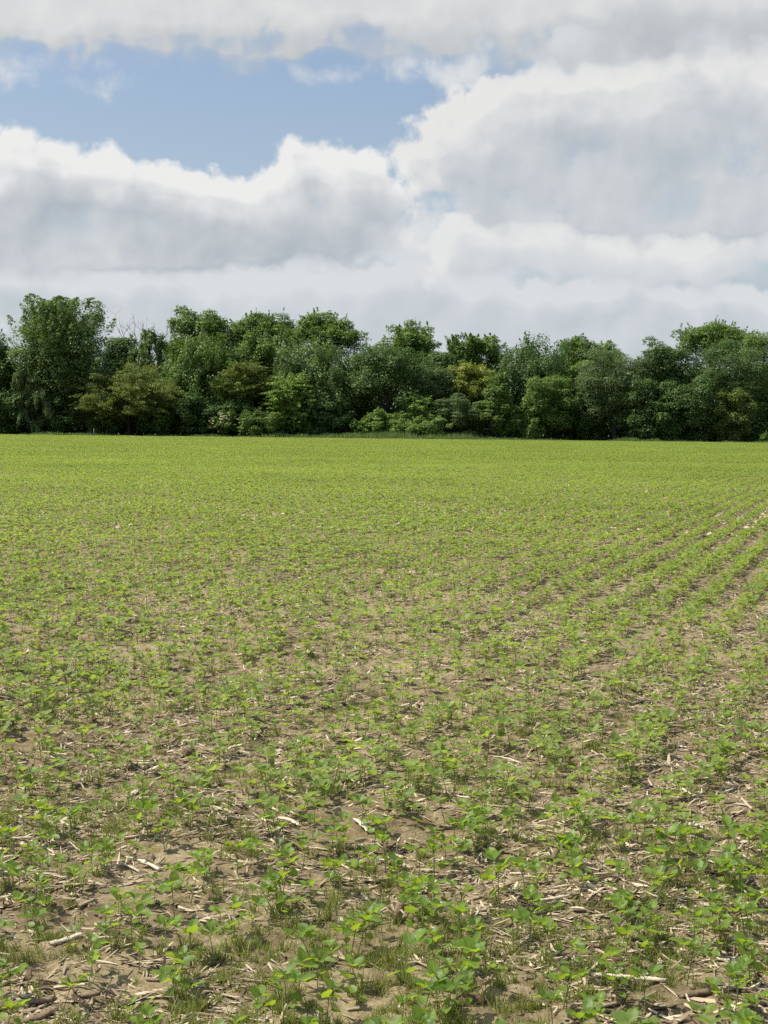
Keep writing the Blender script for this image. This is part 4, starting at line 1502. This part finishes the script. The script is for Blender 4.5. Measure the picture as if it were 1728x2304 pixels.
# the nearest 300 seedlings, each a thing of its own ---------------------------------------------------------------
for q, i in enumerate(NEAR):
    k = int(rngS.integers(0, NV))
    meshes, H, nl, lean = VARIANTS[k]
    s = float(SSC[i])
    x, y, z = float(SX[i]), float(SY[i]), float(SZ[i])
    t = bpy.data.objects.new('soybean_plant', None)
    t.empty_display_size = .03
    COL.objects.link(t)
    t.location = (x, y, z)
    t.rotation_euler = (float(rngS.normal(0, .07)), float(rngS.normal(0, .07)), float(rotS[i]))
    t.scale = (s, s, s)
    t['category'] = 'seedling'
    t['group'] = 'young soybean plants in the near field'
    for nm, me in meshes:
        o = bpy.data.objects.new(nm, me)
        COL.objects.link(o)
        o.parent = t
    hh = H * s
    look = ('tall' if hh > .104 else 'tiny' if hh < .062 else 'low' if hh < .079 else 'medium') + (' leaning' if lean > .035 else '') + ' ' + {1: 'one', 2: 'two', 3: 'three', 4: 'four', 5: 'five'}.get(nl, 'many') + '-leaf soybean seedling'
    ITEMS.append(('seedling', x, y, (t, look)))
for i in TUFT_IDX:
    o = bpy.data.objects.new('grass_tuft', TUFT_ME[gw[i]])
    COL.objects.link(o)
    lay(o, float(GX[i]), float(GY[i]), float(GZ[i]), float(grot[i]), 0, 0, float(gs[i]))
    o['category'] = 'grass tuft'
    o['group'] = 'weed grass tufts in the near field'
    nb = TUFT_N[gw[i]] * gs[i]
    look = ('dense' if nb > 26 else 'thin' if nb < 15 else 'medium') + ' tuft of ' + ('tall' if gs[i] > .95 else 'short') + ' weed grass'
    ITEMS.append(('grass tuft', float(GX[i]), float(GY[i]), (o, look)))


# ================================================================== labels that single out the small things
def label_items():
    XY = np.array([(x, y) for _, x, y, _ in ITEMS])
    cats = [c for c, *_ in ITEMS]
    word = {'seedling': 'seedling', 'grass tuft': 'grass tuft', 'corn stalk': 'corn stalk', 'corn husk': 'corn husk', 'clod': 'soil clod',
            'corn cob': 'corn cob', 'corn stubble': 'corn stubble', 'dead leaf': 'yellow leaf'}
    pu, pv, _ = project(XY[:, 0], XY[:, 1], ground_z(XY[:, 0], XY[:, 1]) + .03)
    hw = ['at left edge', 'near left edge', 'far left', 'left', 'left of centre', 'just centre-left', 'just centre-right', 'right of centre', 'right', 'far right', 'near right edge', 'at right edge']
    vw = [(2210, 'bottom edge'), (2120, 'lowest foreground'), (2030, 'low foreground'), (1940, 'mid foreground'), (1860, 'upper foreground'), (1790, 'just farther back'), (0, 'farther back')]
    rows = {}
    for i, (c, x, y, rec) in enumerate(ITEMS):
        if rec is None:
            continue
        d = np.hypot(XY[:, 0] - x, XY[:, 1] - y)
        d[i] = 9
        other = [j for j in np.argsort(d)[:6] if cats[j] != c and d[j] < .11]
        if other:
            j = other[0]
            rel = 'behind' if XY[j, 1] < y - .03 else 'before' if XY[j, 1] > y + .03 else 'beside'
            nb = f'{rel} a {word[cats[j]]}'
        else:
            nb = 'standing clear' if c in ('seedling', 'grass tuft') else 'lying clear'
        h = hw[int(np.clip(pu[i] / 1728 * 12, 0, 11))]
        v = next(t for lim, t in vw if pv[i] >= lim)
        rows.setdefault(f'{rec[1]} {nb}, {v}, {h}', []).append(i)
    num = ['', 'leftmost', 'second', 'third', 'fourth', 'fifth', 'sixth', 'seventh', 'eighth', 'ninth']
    for lb, ids in rows.items():
        ids.sort(key=lambda i: pu[i])
        for q, i in enumerate(ids):
            t = lb
            if len(ids) == 2:
                t = lb + (', the left one' if q == 0 else ', the right one')
            elif len(ids) > 2:
                t = lb + f', {num[min(q + 1, 9)]} from left' if q else lb + ', leftmost'
            w = t.split()
            if len(w) > 16:
                t = t.replace(' with ', ', ').replace('the left one', 'leftmost').replace('the right one', 'rightmost')
            for drop in (' papery', ' just ', ' leaning', ' near-', ' medium', 'medium '):
                if len(t.split()) > 16:
                    t = t.replace(drop, ' ' if drop[0] == ' ' and drop[-1] == ' ' else '')
            ITEMS[i][3][0]['label'] = t


label_items()
